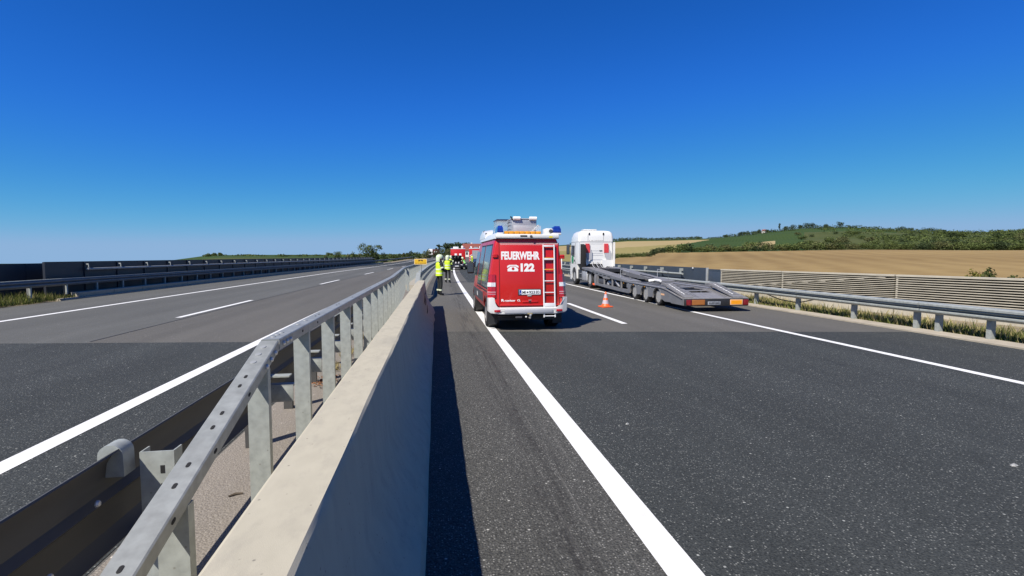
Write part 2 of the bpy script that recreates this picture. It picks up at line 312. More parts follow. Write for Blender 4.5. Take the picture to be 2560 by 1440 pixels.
def th_u(th): return 1280+1250*math.tan(R(min(th, 80)-9.073))
def fieldtop(th): return float(np.interp(th_u(th), [1300, 1500, 1560, 1625, 1640, 1800, 2000, 2245, 2560], [110, 135, 150, 165, 215, 230, 275, 320, 330]))
ths = [-180, -150, -120, -90, -75]+[-66+1.5*i for i in range(52)]+[12+0.25*i for i in range(240)]+[75, 90, 120, 150, 180]
ds = [8, 16, 26, 38, 50, 65, 80, 100]+[120+5*i for i in range(96)]+[605+25*i for i in range(22)]+[1200, 1350, 1500, 2000, 2600]
mb = MB(); vs = [(*polar(t, d), 0) for d in ds for t in ths]; vs = [(x, y, terr(x, y)) for x, y, _ in vs]
def zone(t, d):
    if 10 < t < 85:
        ft = fieldtop(t); u = th_u(t)
        if d < ft: return 0
        lo = float(np.interp(u, [1500, 1600, 1700, 1770], [420, 440, 480, 560]))
        if u < 1770 and lo < d < 565: return 1
        if u < 1690 and d <= lo: return 2
        if 1845 < u < 1938 and 375 < d < float(np.interp(u, [1845, 1938], [400, 490])): return 1
        if u < 2010 or (d > 640 and u < 2240): return 3
        return 4
    return 3 if t < 20 and t > -40 and d > 260 else (4 if t < 20 and t > -40 else 2)
n = len(ths)
for j in range(len(ds)-1):
    for i in range(n-1):
        mb.cur = zone((ths[i]+ths[i+1])/2, (ds[j]+ds[j+1])/2)
        mb.f.append((j*n+i, j*n+i+1, (j+1)*n+i+1, (j+1)*n+i)); mb.mi.append(mb.cur)
mb.v = vs
struct(mb.build('terrain', [M['stubble'], M['wheat'], M['meadow'], M['vine'], M['scrub']], smooth=60))

# ------------------------------------------------------------------ road surfaces and paint
ST = stations(-25, 330)
def strip(name, m, xa, xb, ys, z, skew=None):
    mb = MB(); v = []; ys = list(ys)
    for k, y in enumerate(ys):
        for x in (xa, xb):
            yy = y
            if skew and k == 0: yy = skew[0]+skew[1]*x
            if skew and k == len(ys)-1 and len(skew) > 2: yy = skew[2]+skew[3]*x
            v.append((x+off(yy), yy, rz(yy)+z))
    mb.add(v, [(2*i, 2*i+1, 2*i+3, 2*i+2) for i in range(len(ys)-1)])
    return struct(mb.build(name, m))
strip('bridge_deck', M['soil'], -17.4, 13.6, ST, -0.03)
strip('verge', M['soil'], 11.4, 17.8, [-10, 0, 8, 14, 20], -0.012)
strip('road', M['asph_old'], -0.55, 11.5, ST, 0.0)
strip('road', M['asph_old'], -7.35, -1.98, ST, 0.0)
strip('road', M['asph_lane'], -15.3, -7.35, ST, 0.0)
strip('median_strip', M['gravel'], -1.98, -0.55, ST, 0.002)
near = [-25, -15, -8, -4, 0, 4, 8, 11]
def dark_patch(xa, xb, ys, sk, m='asph_new'):  # newer asphalt, its transverse joint a little skewed
    mb = MB(); v = []
    for k, y in enumerate(ys):
        for x in (xa, xb):
            yy = y
            if k == len(ys)-1: yy = sk[0]+sk[1]*x
            v.append((x+off(yy), yy, rz(yy)+0.004))
    mb.add(v, [(2*i, 2*i+1, 2*i+3, 2*i+2) for i in range(len(ys)-1)])
    return struct(mb.build('asphalt_overlay', M[m]))
dark_patch(1.40, 11.48, near, (12.3, -0.165)); dark_patch(-0.5, 1.40, near, (12.3, -0.165), 'asph_strip')
dark_patch(-15.28, -2.0, near, (10.95, -0.12))
strip('asphalt_overlay', M['asph_new'], 2.1, 11.4, stations(35, 78), 0.004)
strip('asphalt_overlay', M['asph_new'], -15.0, -2.4, stations(90, 150), 0.004)
def line(x, w, ys): return strip('road_marking', M['paint'], x-w/2, x+w/2, ys, 0.008)
line(1.43, 0.215, ST); line(8.45, 0.17, ST); line(-3.74, 0.215, ST); line(-12.12, 0.20, ST)
for k in range(-1, 9): line(5.12, 0.17, [12.9+18*k+t for t in (0, 3, 6)])
for k in range(-1, 12): line(-7.62, 0.17, [16.3+18*k+t for t in (0, 3, 6)])
M['joint'] = mat('joint_tar', (0.03, 0.03, 0.032), 0.7, var=0.2, scale=20)
strip('road_joint', M['joint'], -7.37, -7.335, stations(12, 60), 0.006)
# concrete edge strip on the right and low kerb strip on the left
mb = MB().sweep(path(11.72, ST), [(-0.225, -0.05), (-0.225, 0.035), (0.2, 0.06), (0.2, -0.05)]); struct(mb.build('kerb', M['kerb']))
mb = MB().sweep(path(-15.5, stations(23.5, 130)), [(-0.16, -0.05), (-0.16, 0.07), (0.19, 0.05), (0.19, -0.05)]); struct(mb.build('kerb', M['kerb']))

# ------------------------------------------------------------------ concrete barrier
def barrier_x(y): return -0.505+0.0085*max(0, y-3)
prof = [(-0.45, 0), (-0.42, 0.1), (-0.30, 0.24), (-0.185, 0.48), (-0.138, 0.95), (-0.130, 0.988), (-0.115, 1.0), (0.115, 1.0), (0.130, 0.988), (0.138, 0.95), (0.185, 0.48), (0.30, 0.24), (0.42, 0.1), (0.45, 0)]
rings = []; rnd = random.Random(3)
ys = [-2.5+0.25*i for i in range(83)]
ph = [rnd.uniform(0, 6.28) for _ in range(40)]
for y in ys:
    r = []
    tip = max(0, (y-16.2)/1.9)
    for i, (a, b) in enumerate(prof):
        w = 0.003*math.sin(y*1.1+ph[i])+0.003*math.sin(y*3.3+ph[i+14])+(0.0035*math.sin(y*9.1+ph[i+20]) if i in (8, 9) else 0)
        if 4 <= i <= 9: w *= 0.8
        dmg = 0.0
        if y > 13.2 and i > 9: dmg = 0.03*math.sin(y*3.1+i)*min(1, (y-13.2)/2)
        r.append((barrier_x(y)+a*(1-0.12*tip)+w+dmg, y, max(0, b*(1-0.015*tip)+(0.3*w if b > 0 else 0))))
    rings.append(r)
o = MB().loft(rings).build('concrete_barrier', M['barrier'], smooth=24)
tag(o, 'pale concrete safety barrier with sunlit flat top beside the right carriageway', 'barrier')
# gouges in the scraped flank near its far end
for k, (y, z, ln, t) in enumerate(((14.2, 0.62, 0.35, 0.9), (14.9, 0.5, 0.5, 1.2), (15.4, 0.72, 0.3, 0.5), (13.7, 0.35, 0.4, 1.0))):
    x = barrier_x(y)+float(np.interp(z, [0, 0.1, 0.24, 0.48, 0.94], [0.45, 0.42, 0.30, 0.185, 0.135]))+0.03
    MB().tube([(x-0.02, y-ln*0.5, z-0.12*t), (x, y-0.1*ln, z), (x-0.005, y+ln*0.5, z+0.16*t)], [0.004, 0.014, 0.003], 5).build('gouge', M['joint'], o)

# ------------------------------------------------------------------ steel box railing on the median: lowered end near the camera
def rail_x(y): return float(np.interp(y, [-5, 3.7, 14.6, 26, 27], [-1.13, -1.13, -1.13, -1.43, -1.66+off(27)+0.23])) if y < 27 else -1.43+(off(y)-off(27))
def rail_z(y): return 1.262-0.314*(3.7-y) if y < 3.7 else 1.265+rz(y)
RT = thing('steel_railing', 'galvanised box rail on flat posts, its near end bent down beside the concrete barrier', 'railing', (rail_x(0), 0, 0))
boxp = [(-0.062, -0.072), (-0.062, -0.006), (-0.055, 0.0), (0.055, 0.0), (0.062, -0.006), (0.062, -0.072)]
for a, b in ((-0.25, 3.69), (3.71, 9.2), (9.21, 14.6), (14.6, 26), (26, 100)):
    ys = [a+(b-a)*i/max(2, int((b-a)/2)) for i in range(max(2, int((b-a)/2))+1)]
    MB().sweep([(rail_x(y), y, rail_z(y)) for y in ys], boxp).build('rail', M['railtop'], RT, smooth=30, world=True)
# splice sleeve, bolts and slots
def sl_pt(y, dx, dz): return (rail_x(y)+dx, y, rail_z(y)+dz)
bolt = MB().lathe([(0.0, 0.016), (0.012, 0.014), (0.017, 0.006), (0.017, 0.0)], (0, 0, 0), 8, 'x').mesh('bolt', M['chrome'], 30)
for y in (3.42, 3.51, 3.60, 3.80, 3.89, 3.98): link('bolt', bolt, RT, sl_pt(y, 0.0625, -0.042), world=True)
head = MB().lathe([(0.0, 0.004), (0.018, 0.004), (0.02, 0.0)], (0, 0, 0), 12).mesh('bolt_head', M['galv2'], 30)
for y in (3.40, 3.5, 3.60): link('bolt_head', head, RT, sl_pt(y, -0.012, 0.0005), world=True).rotation_euler = (R(17), 0, 0)
for y in (3.82, 3.92, 4.02, 4.5, 4.75): link('bolt_head', head, RT, sl_pt(y, -0.012, 0.0005), world=True)
def slotmesh(axis):
    p = [(0.0085*math.cos(a)+ox, 0.0085*math.sin(a)) for ox, a0 in ((0.009, -90), (-0.009, 90)) for a in [R(a0+30*k) for k in range(7)]]
    m = MB()
    m.prism([(q, p_) for p_, q in p], 'z', -0.002, 0.0012) if axis == 'z' else m.prism(p, 'x', -0.002, 0.0012)
    return m.mesh('slot', M['hole'])
sz, sx_ = slotmesh('z'), slotmesh('x')
for y in (1.95, 2.35, 2.48, 2.75, 2.87, 3.13, 3.23): 
    link('slot', sz, RT, sl_pt(y, 0.0, 0.001), world=True).rotation_euler = (R(17.4), 0, 0)
for y in (5.1, 5.25, 6.2, 6.35, 7.4, 8.9, 9.1, 9.3, 9.5, 11.0): link('slot', sz, RT, sl_pt(y, 0.0, 0.001), world=True)
for y in (2.2, 2.62, 3.1): link('slot', sx_, RT, sl_pt(y, 0.063, -0.036), world=True).rotation_euler = (R(17.4), 0, 0)
for y in (4.35, 4.9, 6.0, 7.6, 8.9, 9.1, 9.3): link('slot', sx_, RT, sl_pt(y, 0.063, -0.036), world=True)
# C-section posts: web towards the camera, flanges behind
cprof = [(-0.064, 0), (0.064, 0), (0.064, 0.055), (0.045, 0.055), (0.045, 0.05), (0.058, 0.05), (0.058, 0.006), (-0.058, 0.006), (-0.058, 0.05), (-0.045, 0.05), (-0.045, 0.055), (-0.064, 0.055)]
pm = {}
k = 0; y = 0.1
while y < 98:
    h = round(rail_z(y)-0.072-rz(y), 2)
    if y > 3.7: h = 1.193
    if h > 0.15:
        if h not in pm: pm[h] = MB().prism(cprof, 'z', 0.0, h).mesh('post', M['galv'])
        link('post', pm[h], RT, (rail_x(y), y, rz(y)), world=True)
    k += 1; y = 0.1+1.11*k
# second railing that starts beyond the concrete barrier
def rail2_x(y): return -0.60 if y < 22 else (-0.74+off(y) if y > 27 else float(np.interp(y, [22, 27], [-0.60, -0.74+off(27)])))
def rail2_z(y): return float(np.interp(y, [18.6, 22.5], [0.45, 1.12])) if y < 22.5 else 1.12+rz(y)
R2 = thing('steel_railing', 'galvanised double rail on close posts behind the firefighters, starting past the concrete barrier', 'railing', (rail2_x(19), 19, 0))
MB().sweep([(rail2_x(y), y, rail2_z(y)) for y in (18.6, 19.5, 20.5, 21.5, 22.5)], [(-0.09, -0.10), (-0.09, 0.0), (0.09, 0.0), (0.09, -0.10)]).build('rail', M['galv'], R2, world=True)
MB().sweep([(rail2_x(y), y, rail2_z(y)) for y in [22.5, 24, 26, 28]+list(range(32, 100, 4))], [(-0.075, -0.09), (-0.075, 0.0), (0.075, 0.0), (0.075, -0.09)]).build('rail', M['galv'], R2, world=True)
MB().sweep([(rail2_x(y)+0.09, y, rail2_z(y)-0.42) for y in [23.5, 26, 28]+list(range(32, 100, 4))], [(-0.02, -0.03), (0.02, -0.03), (0.02, 0.03), (-0.02, 0.03)]).build('lower_rail', M['galv2'], R2, world=True)
for i in range(70):
    y = 19.4+1.11*i
    h = round(rail2_z(y)-rz(y)-0.1, 2)
    if h not in pm: pm[h] = MB().prism(cprof, 'z', 0.0, h).mesh('post', M['galv'])
    link('post', pm[h], R2, (rail2_x(y), y, rz(y)), world=True)
    if y > 23.5: 
        if 'arm' not in pm: pm['arm'] = MB().box(-0.02, 0.16, -0.05, 0.05, 0.60, 0.78).mesh('spacer', M['galv'])
        link('spacer', pm['arm'], R2, (rail2_x(y), y+0.06, rz(y)), world=True)

# ------------------------------------------------------------------ crash rail of the left carriageway (seen from its back) on the median
wprof = [(0.030, 0.31), (0.034, 0.30), (0.0, 0.255), (-0.045, 0.235), (-0.045, 0.205), (0.0, 0.17), (0.03, 0.155), (0.0, 0.14), (-0.045, 0.105), (-0.045, 0.075), (0.0, 0.055), (0.034, 0.01), (0.030, 0.0),
         (0.026, 0.004), (-0.006, 0.05), (-0.052, 0.07), (-0.052, 0.11), (-0.006, 0.144), (0.022, 0.155), (-0.006, 0.166), (-0.052, 0.20), (-0.052, 0.24), (-0.006, 0.26), (0.026, 0.306)]
G1 = thing('crash_rail', 'corrugated steel crash rail along the inner edge of the far carriageway, shaded back', 'guardrail', (-1.63, 0, 0))
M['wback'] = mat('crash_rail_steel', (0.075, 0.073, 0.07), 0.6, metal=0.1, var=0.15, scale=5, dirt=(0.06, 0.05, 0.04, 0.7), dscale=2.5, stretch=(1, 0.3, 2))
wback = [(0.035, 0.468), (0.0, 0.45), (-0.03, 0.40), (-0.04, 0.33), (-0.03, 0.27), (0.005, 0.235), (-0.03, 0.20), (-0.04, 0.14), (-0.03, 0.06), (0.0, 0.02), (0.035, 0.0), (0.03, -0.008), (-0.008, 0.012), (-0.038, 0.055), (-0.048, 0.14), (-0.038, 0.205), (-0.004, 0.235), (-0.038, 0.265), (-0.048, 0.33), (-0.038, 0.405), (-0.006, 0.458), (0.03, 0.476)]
for a, b in ((-3, 6.9), (6.9, 14.2)):
    ys = [a+(b-a)*i/max(2, int((b-a)/3)) for i in range(max(2, int((b-a)/3))+1)]
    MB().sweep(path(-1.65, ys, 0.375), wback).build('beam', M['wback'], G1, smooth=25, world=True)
cap = MB().sweep([(0, -0.05, 0), (0, 0.05, 0)], [(-0.06, 0.70)]+[(0.06*math.cos(R(t)), 0.815+0.055*math.sin(R(t))) for t in range(180, -1, -20)]+[(0.062, 0.70)]).mesh('clip', M['galv'], 40)
hat = MB().prism([(0, 0), (0.17, 0), (0.17, 0.09), (0.162, 0.09), (0.162, 0.008), (0.008, 0.008), (0.008, 0.09), (0, 0.09)], 'z', 0.0, 0.80).mesh('post', M['galv'])
rpost = MB().prism([(-0.05, 0), (0.05, 0), (0.05, 0.06), (-0.05, 0.06)], 'z', 0.0, 0.78).mesh('post', M['wback'])
foot = MB().box(0.0, 0.23, 0.0, 0.012, 0.44, 0.60, 0.004).box(0.0, 0.23, 0.0, 0.10, 0.598, 0.606).mesh('spacer', M['galv'], 30)
arm = MB().box(0.0, 0.21, 0.0, 0.10, 0.692, 0.706).mesh('bracket', M['galv'])
slotp = MB().box(0.10, 0.122, -0.0015, 0.001, -0.022, 0.022).mesh('slot', M['hole'])
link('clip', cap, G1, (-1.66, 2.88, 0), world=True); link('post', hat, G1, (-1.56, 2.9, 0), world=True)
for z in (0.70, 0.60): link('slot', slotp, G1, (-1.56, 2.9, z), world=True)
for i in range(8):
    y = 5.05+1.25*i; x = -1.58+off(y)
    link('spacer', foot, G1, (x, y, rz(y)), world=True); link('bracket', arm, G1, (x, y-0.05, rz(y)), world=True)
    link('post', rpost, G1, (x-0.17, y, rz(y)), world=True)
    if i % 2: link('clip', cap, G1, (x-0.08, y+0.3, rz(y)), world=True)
for y, z in ((2.30, 0.5), (2.62, 0.66)): link('bolt', bolt, G1, (-1.65+0.045, y, z), world=True)
# pale kerb beam under the median railing, wedge shaped end
KB = thing('kerb_beam', 'beige concrete kerb beam under the median railing with wedge shaped end', 'kerb', (-1.2, 27.8, 0))
for i in range(24):
    a, b = 27.8+3*i, 27.8+3*i+2.97
    MB().sweep(path(-1.46, [a, b]), [(-0.16, 0.004), (0.16, 0.004), (0.24, 0.27), (-0.24, 0.27)]).build('block', M['conc'], KB, world=True)

# ------------------------------------------------------------------ outer rail, kerb beam and dark parapet on the left
G2 = thing('guardrail', 'long shaded steel guardrail on paired posts along the outer edge of the far carriageway', 'guardrail', (-15.9, 20, 0))
for a, b in ((0, 30), (30, 60), (60, 100), (100, 300)):
    ys = [a+(b-a)*i/12 for i in range(13)]
    MB().sweep(path(-15.85, ys, 0.58), [(-p, q) for p, q in wprof][::-1]).build('beam', M['galv_shade'], G2, smooth=25, world=True)
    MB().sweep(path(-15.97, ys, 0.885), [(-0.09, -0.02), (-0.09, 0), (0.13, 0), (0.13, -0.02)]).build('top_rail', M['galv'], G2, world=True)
c2 = MB().prism(cprof, 'z', 0.0, 0.86).mesh('post', M['galv_shade'])
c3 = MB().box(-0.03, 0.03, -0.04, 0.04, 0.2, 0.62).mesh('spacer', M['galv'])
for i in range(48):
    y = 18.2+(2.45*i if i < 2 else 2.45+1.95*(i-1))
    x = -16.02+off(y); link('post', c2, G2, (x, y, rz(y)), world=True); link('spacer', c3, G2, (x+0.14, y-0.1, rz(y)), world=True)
KL = thing('kerb_beam', 'long concrete kerb beam of joined blocks below the outer left guardrail', 'kerb', (-15.55, 24.6, 0))
for i in range(40):
    a = 24.6+2.35*i; b = a+2.31
    MB().sweep(path(-15.62, [a, b], 0.052), [(-0.14, 0.0), (0.12, 0.0), (0.17, 0.205), (-0.24, 0.215)]).build('block', M['conc'], KL, world=True)
def parapet(name, label, X, y0, y1, step, ztop, side, y_hand, pm_='blue_panel'):
    """panel wall with posts; handrail on short brackets on the road side"""
    T = thing(name, label, 'parapet', (X, y0, 0))
    post = MB().box(-0.045, 0.045, -0.06, 0.06, -0.3, ztop-0.01).mesh('post', M[pm_])
    if side < 0: br = MB().box(-0.20, 0, -0.04, 0.04, ztop-0.21, ztop-0.07).box(-0.20, -0.12, -0.045, 0.045, ztop-0.36, ztop-0.2)
    else: br = MB().box(0, 0.16, -0.02, 0.02, ztop-0.16, ztop-0.10).box(0.14, 0.17, -0.02, 0.02, ztop-0.36, ztop-0.15)
    br = br.mesh('bracket', M['galv'])
    n = int((y1-y0)/step)
    for i in range(n):
        a, b = y0+i*step, y0+(i+1)*step
        MB().sweep(path(X, [a+0.004, b-0.004]), [(-0.025, -0.25), (-0.025, ztop), (0.025, ztop), (0.025, -0.25)]).build('panel', M[pm_], T, world=True)
        MB().sweep(path(X, [a+0.06, b-0.06]), [(0.028*side, ztop*0.48), (0.028*side, ztop*0.48+0.012), (0.034*side, ztop*0.48+0.012), (0.034*side, ztop*0.48)]).build('groove', M['dark'], T, world=True)
        link('post', post, T, (X+off(a)+0.075*side*0.3, a, rz(a)), world=True)
        if a >= y_hand-0.1: link('bracket', br, T, (X+off(a)+0.05*side, a, rz(a)), world=True)
    ys = [y_hand-0.25+(y1-y_hand)*i/30 for i in range(31)]
    MB().sweep(path(X+0.235*side, ys, ztop-0.36), [(0.055*math.cos(R(t)), 0.055*math.sin(R(t))) for t in range(0, 360, 45)]).build('handrail', M['galv'] if side < 0 else M['galv2'], T, smooth=50, world=True)
    return T
PL = parapet('parapet', 'shade-darkened slate panel parapet with handrail brackets beyond the outer left guardrail', -16.45, 24.1, 112, 2.4, 1.60, 1, 26.6, 'slate_shade')
P0 = thing('parapet', 'lower shade-darkened slate panel wall joining the left parapet near the weeds', 'parapet', (-16.45, 13, 0))
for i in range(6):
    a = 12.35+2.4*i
    MB().sweep(path(-17.3, [a+0.004, a+2.396]), [(-0.025, -0.25), (-0.025, 1.53), (0.025, 1.53), (0.025, -0.25)]).build('panel', M['slate_shade'], P0, world=True)
    bx('post', M['slate_shade'], P0, -0.95+off(a), -0.82+off(a), a-13-0.05, a-13+0.05, -0.3, 1.52)
bx('latch', M['galv'], P0, -0.70, -0.66, 9.8, 10.0, 0.86, 0.95)

# ------------------------------------------------------------------ right side: slate parapet, door, ribbed wall, guardrail
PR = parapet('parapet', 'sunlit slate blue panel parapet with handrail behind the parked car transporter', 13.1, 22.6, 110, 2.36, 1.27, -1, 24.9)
bx('end_post', M['galv2'], PR, off(21.5)-0.1, off(21.5)+0.0, -0.16, -0.06, -0.2, 1.28, 0.006)
bx('reflector', mat('white_reflector', (0.8, 0.8, 0.8), 0.4), PR, off(22)-0.06, off(22)-0.03, 1.25, 1.33, 1.2, 1.28)
DR = thing('service_door', 'slate blue service door between the panel parapet and the ribbed wall', 'door', (13.12, 21.05, 0))
bx('frame', M['blue_panel'], DR, off(20.5)-0.03, off(20.5)+0.03, 0.1, 1.42, -0.2, 1.22)
bx('leaf', M['blue_panel'], DR, off(20.5)-0.075, off(20.5)-0.035, 0.22, 1.3, -0.1, 1.1, 0.01)
MB().lathe([(0, -0.05), (0.03, -0.045), (0.03, 0.0)], (off(20.5)-0.09, 1.18, 0.62), 8, 'x').build('door_knob', M['chrome'], DR)

def wall_pt(y): return (18.07-0.245*y, y)
WL = thing('ribbed_wall', 'pale concrete noise wall with horizontal and slanting ribs along the right verge', 'wall', (wall_pt(14)[0], 14, 0))
M['rib'] = mat('ribbed_concrete', (0.48, 0.44, 0.355), 0.85, var=0.1, scale=3, bump=0.2, bscale=60, dirt=(0.36, 0.33, 0.28, 0.45), dscale=1.2)
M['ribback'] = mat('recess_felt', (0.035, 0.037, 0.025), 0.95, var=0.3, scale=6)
tl = math.hypot(0.245, 1)
def wsweep(y0, z0, y1, z1, w0, w1, h):   # bar along the wall between two heights; w = how far it stands out to the road
    (xa, ya), (xb, yb) = wall_pt(y0), wall_pt(y1); nx, ny = -1/tl, -0.245/tl; vs = []
    for x, y, z in ((xa, ya, z0), (xb, yb, z1)):
        for w, dz in ((w0, 0), (w1, 0.006), (w1, h-0.006), (w0, h)): vs.append((x+nx*w, y+ny*w, z+dz))
    return MB().add(vs, [(0, 1, 2, 3), (7, 6, 5, 4), (0, 4, 5, 1), (1, 5, 6, 2), (2, 6, 7, 3), (3, 7, 4, 0)])
segs = [(20.85, 17.85), (17.82, 13.86), (13.82, 9.3), (9.26, 4.0)]
for a, b in segs:
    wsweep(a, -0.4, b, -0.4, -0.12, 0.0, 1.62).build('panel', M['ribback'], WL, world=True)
    wsweep(a, -0.38, b, -0.38, 0.002, 0.10, 0.79).build('plinth', M['rib'], WL, world=True)
    wsweep(a, 1.195, b, 1.195, 0.002, 0.10, 0.065).build('cap', M['rib'], WL, world=True)
    wsweep(a, 0.36, a-0.05, 0.36, 0.002, 0.07, 0.86).build('pilaster', M['rib'], WL, world=True)
PIT = 0.0705
def bound(y): return 1.2-(y-13.86)*0.108
for k in range(11):
    z = 0.425+PIT*k
    for a, b in segs[2:]: wsweep(a, z, b, z, 0.003, 0.085, 0.034).build('rib', M['rib'], WL, world=True)
    yb = 13.86+(1.2-z-0.04)/0.108           # above the slanting boundary the ribs stay level
    for a, b in segs[:2]:
        if yb < a-0.3: wsweep(a, z, max(b, yb), z, 0.003, 0.085, 0.034).build('rib', M['rib'], WL, world=True)
    for a, b in segs[:2]:
        zb = bound(b)-0.005-PIT*k; za = bound(a)-0.005-PIT*k
        if zb > 0.44:
            ya = a
            if za < 0.42: ya = b+(zb-0.42)/0.108; za = 0.42
            if ya-b > 0.2: wsweep(ya, za, b, zb, 0.005, 0.08, 0.034).build('rib', M['rib'], WL, world=True)
G3 = thing('guardrail', 'sunlit steel guardrail on square posts in front of the ribbed wall', 'guardrail', (11.9, 12, 0))
for a, b in ((2, 6.2), (6.22, 10.4), (10.42, 14.6), (14.62, 26), (26, 100)):
    ys = [a+(b-a)*i/8 for i in range(9)]
    MB().sweep(path(11.72, ys, 0.47), [(p_, q_*0.76) for p_, q_ in wprof]).build('beam', M['galv'], G3, smooth=25, world=True)
    MB().sweep(path(11.80, ys, 0.715), [(-0.17, -0.05), (-0.17, -0.005), (-0.14, 0.012), (0.16, 0.012), (0.16, -0.012), (-0.13, -0.012), (-0.155, -0.02), (-0.155, -0.05)]).build('top_plate', M['galv'], G3, world=True)
sq = MB().prism([(-0.06, -0.05), (0.06, -0.05), (0.06, 0.05), (0.05, 0.05), (0.05, -0.04), (-0.05, -0.04), (-0.05, 0.05), (-0.06, 0.05)], 'z', 0.0, 0.69).mesh('post', M['galv'])
for y in [4.8, 6.9, 8.97, 10.1, 10.65, 12.55, 14.8]+[17+2*i for i in range(40)]: link('post', sq, G3, (11.9+off(y), y, rz(y)), world=True)
MB().tube([(12.05, 16.6, 0.48), (12.0, 15.7, 0.33), (12.0, 14.85, 0.3), (12.05, 14.2, 0.46)], 0.018, 6).build('cable', M['dark'], G3, world=True)

# ------------------------------------------------------------------ vehicle materials
M['red'] = mat('fire_red_paint', (0.53, 0.013, 0.010), 0.32, var=0.06, scale=2, coat=0.3, dirt=(0.40, 0.025, 0.02, 0.3), dscale=2)
M['white'] = mat('white_paint', (0.80, 0.80, 0.79), 0.32, var=0.03, scale=2, coat=0.35, dirt=(0.62, 0.61, 0.58, 0.3), dscale=2)
M['glass'] = mat('tinted_glass', (0.045, 0.055, 0.07), 0.22, var=0.05, spec=0.9, coat=0.5)
M['tyre'] = mat('tyre_rubber', (0.022, 0.022, 0.023), 0.85, var=0.2, scale=12, bump=0.3, bscale=60)
M['rim'] = mat('rim_silver', (0.62, 0.61, 0.59), 0.4, metal=0.5, var=0.1, scale=8, dirt=(0.35, 0.32, 0.28, 0.5), dscale=5)
M['clad'] = mat('grey_cladding', (0.075, 0.075, 0.085), 0.5, var=0.08)
M['lens_red'] = mat('red_lens', (0.42, 0.008, 0.016), 0.12, var=0.15, scale=25, coat=0.8)
M['lens_clear'] = mat('clear_lens', (0.72, 0.70, 0.72), 0.12, var=0.2, scale=30, coat=0.8)
M['lens_dim'] = mat('dusty_red_lens', (0.20, 0.012, 0.016), 0.3, var=0.3, scale=12)
M['lens_pink'] = mat('pink_lens', (0.62, 0.30, 0.33), 0.15, var=0.2, scale=30, coat=0.6)
M['lens_amber'] = mat('amber_lens', (0.85, 0.36, 0.015), 0.22, var=0.12, scale=18, coat=0.6)
M['lens_blue'] = mat('blue_lens', (0.012, 0.04, 0.30), 0.12, var=0.3, scale=20, coat=0.8)
M['alu'] = mat('aluminium_sheet', (0.40, 0.415, 0.45), 0.42, metal=0.4, var=0.12, scale=6, dirt=(0.42, 0.43, 0.46, 0.5), dscale=4)
M['letter'] = mat('white_film', (0.86, 0.86, 0.85), 0.45, var=0.03)
M['ink'] = mat('black_print', (0.015, 0.015, 0.018), 0.5, var=0.05)
M['euro'] = mat('plate_blue', (0.01, 0.04, 0.32), 0.4, var=0.05)
M['platewhite'] = mat('plate_white', (0.82, 0.83, 0.85), 0.35, var=0.03)
M['clear'] = mat('clear_plastic', (0.75, 0.82, 0.88), 0.15, var=0.05, trans=0.55, alpha=0.55)
M['grey'] = mat('trailer_grey', (0.185, 0.19, 0.208), 0.5, metal=0.1, var=0.12, scale=3, dirt=(0.14, 0.13, 0.125, 0.5), dscale=2.2)
M['grey_lt'] = mat('worn_deck_steel', (0.285, 0.28, 0.285), 0.55, metal=0.25, var=0.2, scale=6, dirt=(0.20, 0.18, 0.17, 0.6), dscale=3, stretch=(3, 0.6, 1))
M['silver'] = mat('matt_silver', (0.48, 0.49, 0.51), 0.45, metal=0.3, var=0.08)
M['amber'] = mat('amber_reflector', (0.85, 0.33, 0.01), 0.4, var=0.08, scale=15)
M['orange'] = mat('signal_orange', (0.95, 0.13, 0.02), 0.5, var=0.06)
M['paleorange'] = mat('pale_border', (0.85, 0.50, 0.28), 0.5, var=0.05)
M['pinkred'] = mat('red_air_dam', (0.62, 0.05, 0.06), 0.4, var=0.15, scale=6)
M['lgrey'] = mat('light_grey_plastic', (0.42, 0.43, 0.47), 0.5, var=0.05)
M['black_paint'] = mat('black_car_paint', (0.012, 0.012, 0.014), 0.2, var=0.05, coat=0.7)
M['dkgrey_paint'] = mat('dark_grey_car_paint', (0.03, 0.033, 0.04), 0.3, var=0.05, coat=0.6)
M['green'] = mat('green_emblem', (0.03, 0.25, 0.10), 0.5, var=0.2, scale=9)

def wheel(parent, x, y, r, w, side, dual=False, rimr=0.6):
    """tyre with tread shoulder, dished rim and hub; side -1 = left"""
    W = thing_part('wheel', parent, (x, y, r))
    t = MB().lathe([(r*rimr, -w*0.48), (r*0.9, -w*0.5), (r*0.985, -w*0.36), (r, -w*0.2), (r, w*0.2), (r*0.985, w*0.36), (r*0.9, w*0.5), (r*rimr, w*0.48)], (0, 0, 0), 28, 'x', caps=False).mesh('tyre', M['tyre'], 40)
    W.data = t
    q = side*w
    d = MB().lathe([(r*rimr*1.02, q*0.46), (r*rimr*0.92, q*0.47), (r*rimr*0.86, q*0.25), (r*rimr*0.5, q*(0.02 if not dual else 0.05)), (r*rimr*0.33, q*0.08), (r*rimr*0.28, q*0.30), (0.001, q*0.32)], (0, 0, 0), 24, 'x')
    d.build('rim', M['rim'], W, 40)
    nb = MB()
    for k in range(8):
        a = k*math.pi/4; nb.lathe([(0.001, q*0.16), (r*0.035, q*0.16), (r*0.035, q*0.0)], (0, r*rimr*0.42*math.cos(a), r*rimr*0.42*math.sin(a)), 6, 'x')
    nb.build('wheel_nut', M['hole'], W)
    return W
def thing_part(name, parent, loc):
    me = bpy.data.meshes.new(name); o = bpy.data.objects.new(name, me); COL.objects.link(o); o.parent = parent; o.location = loc; return o

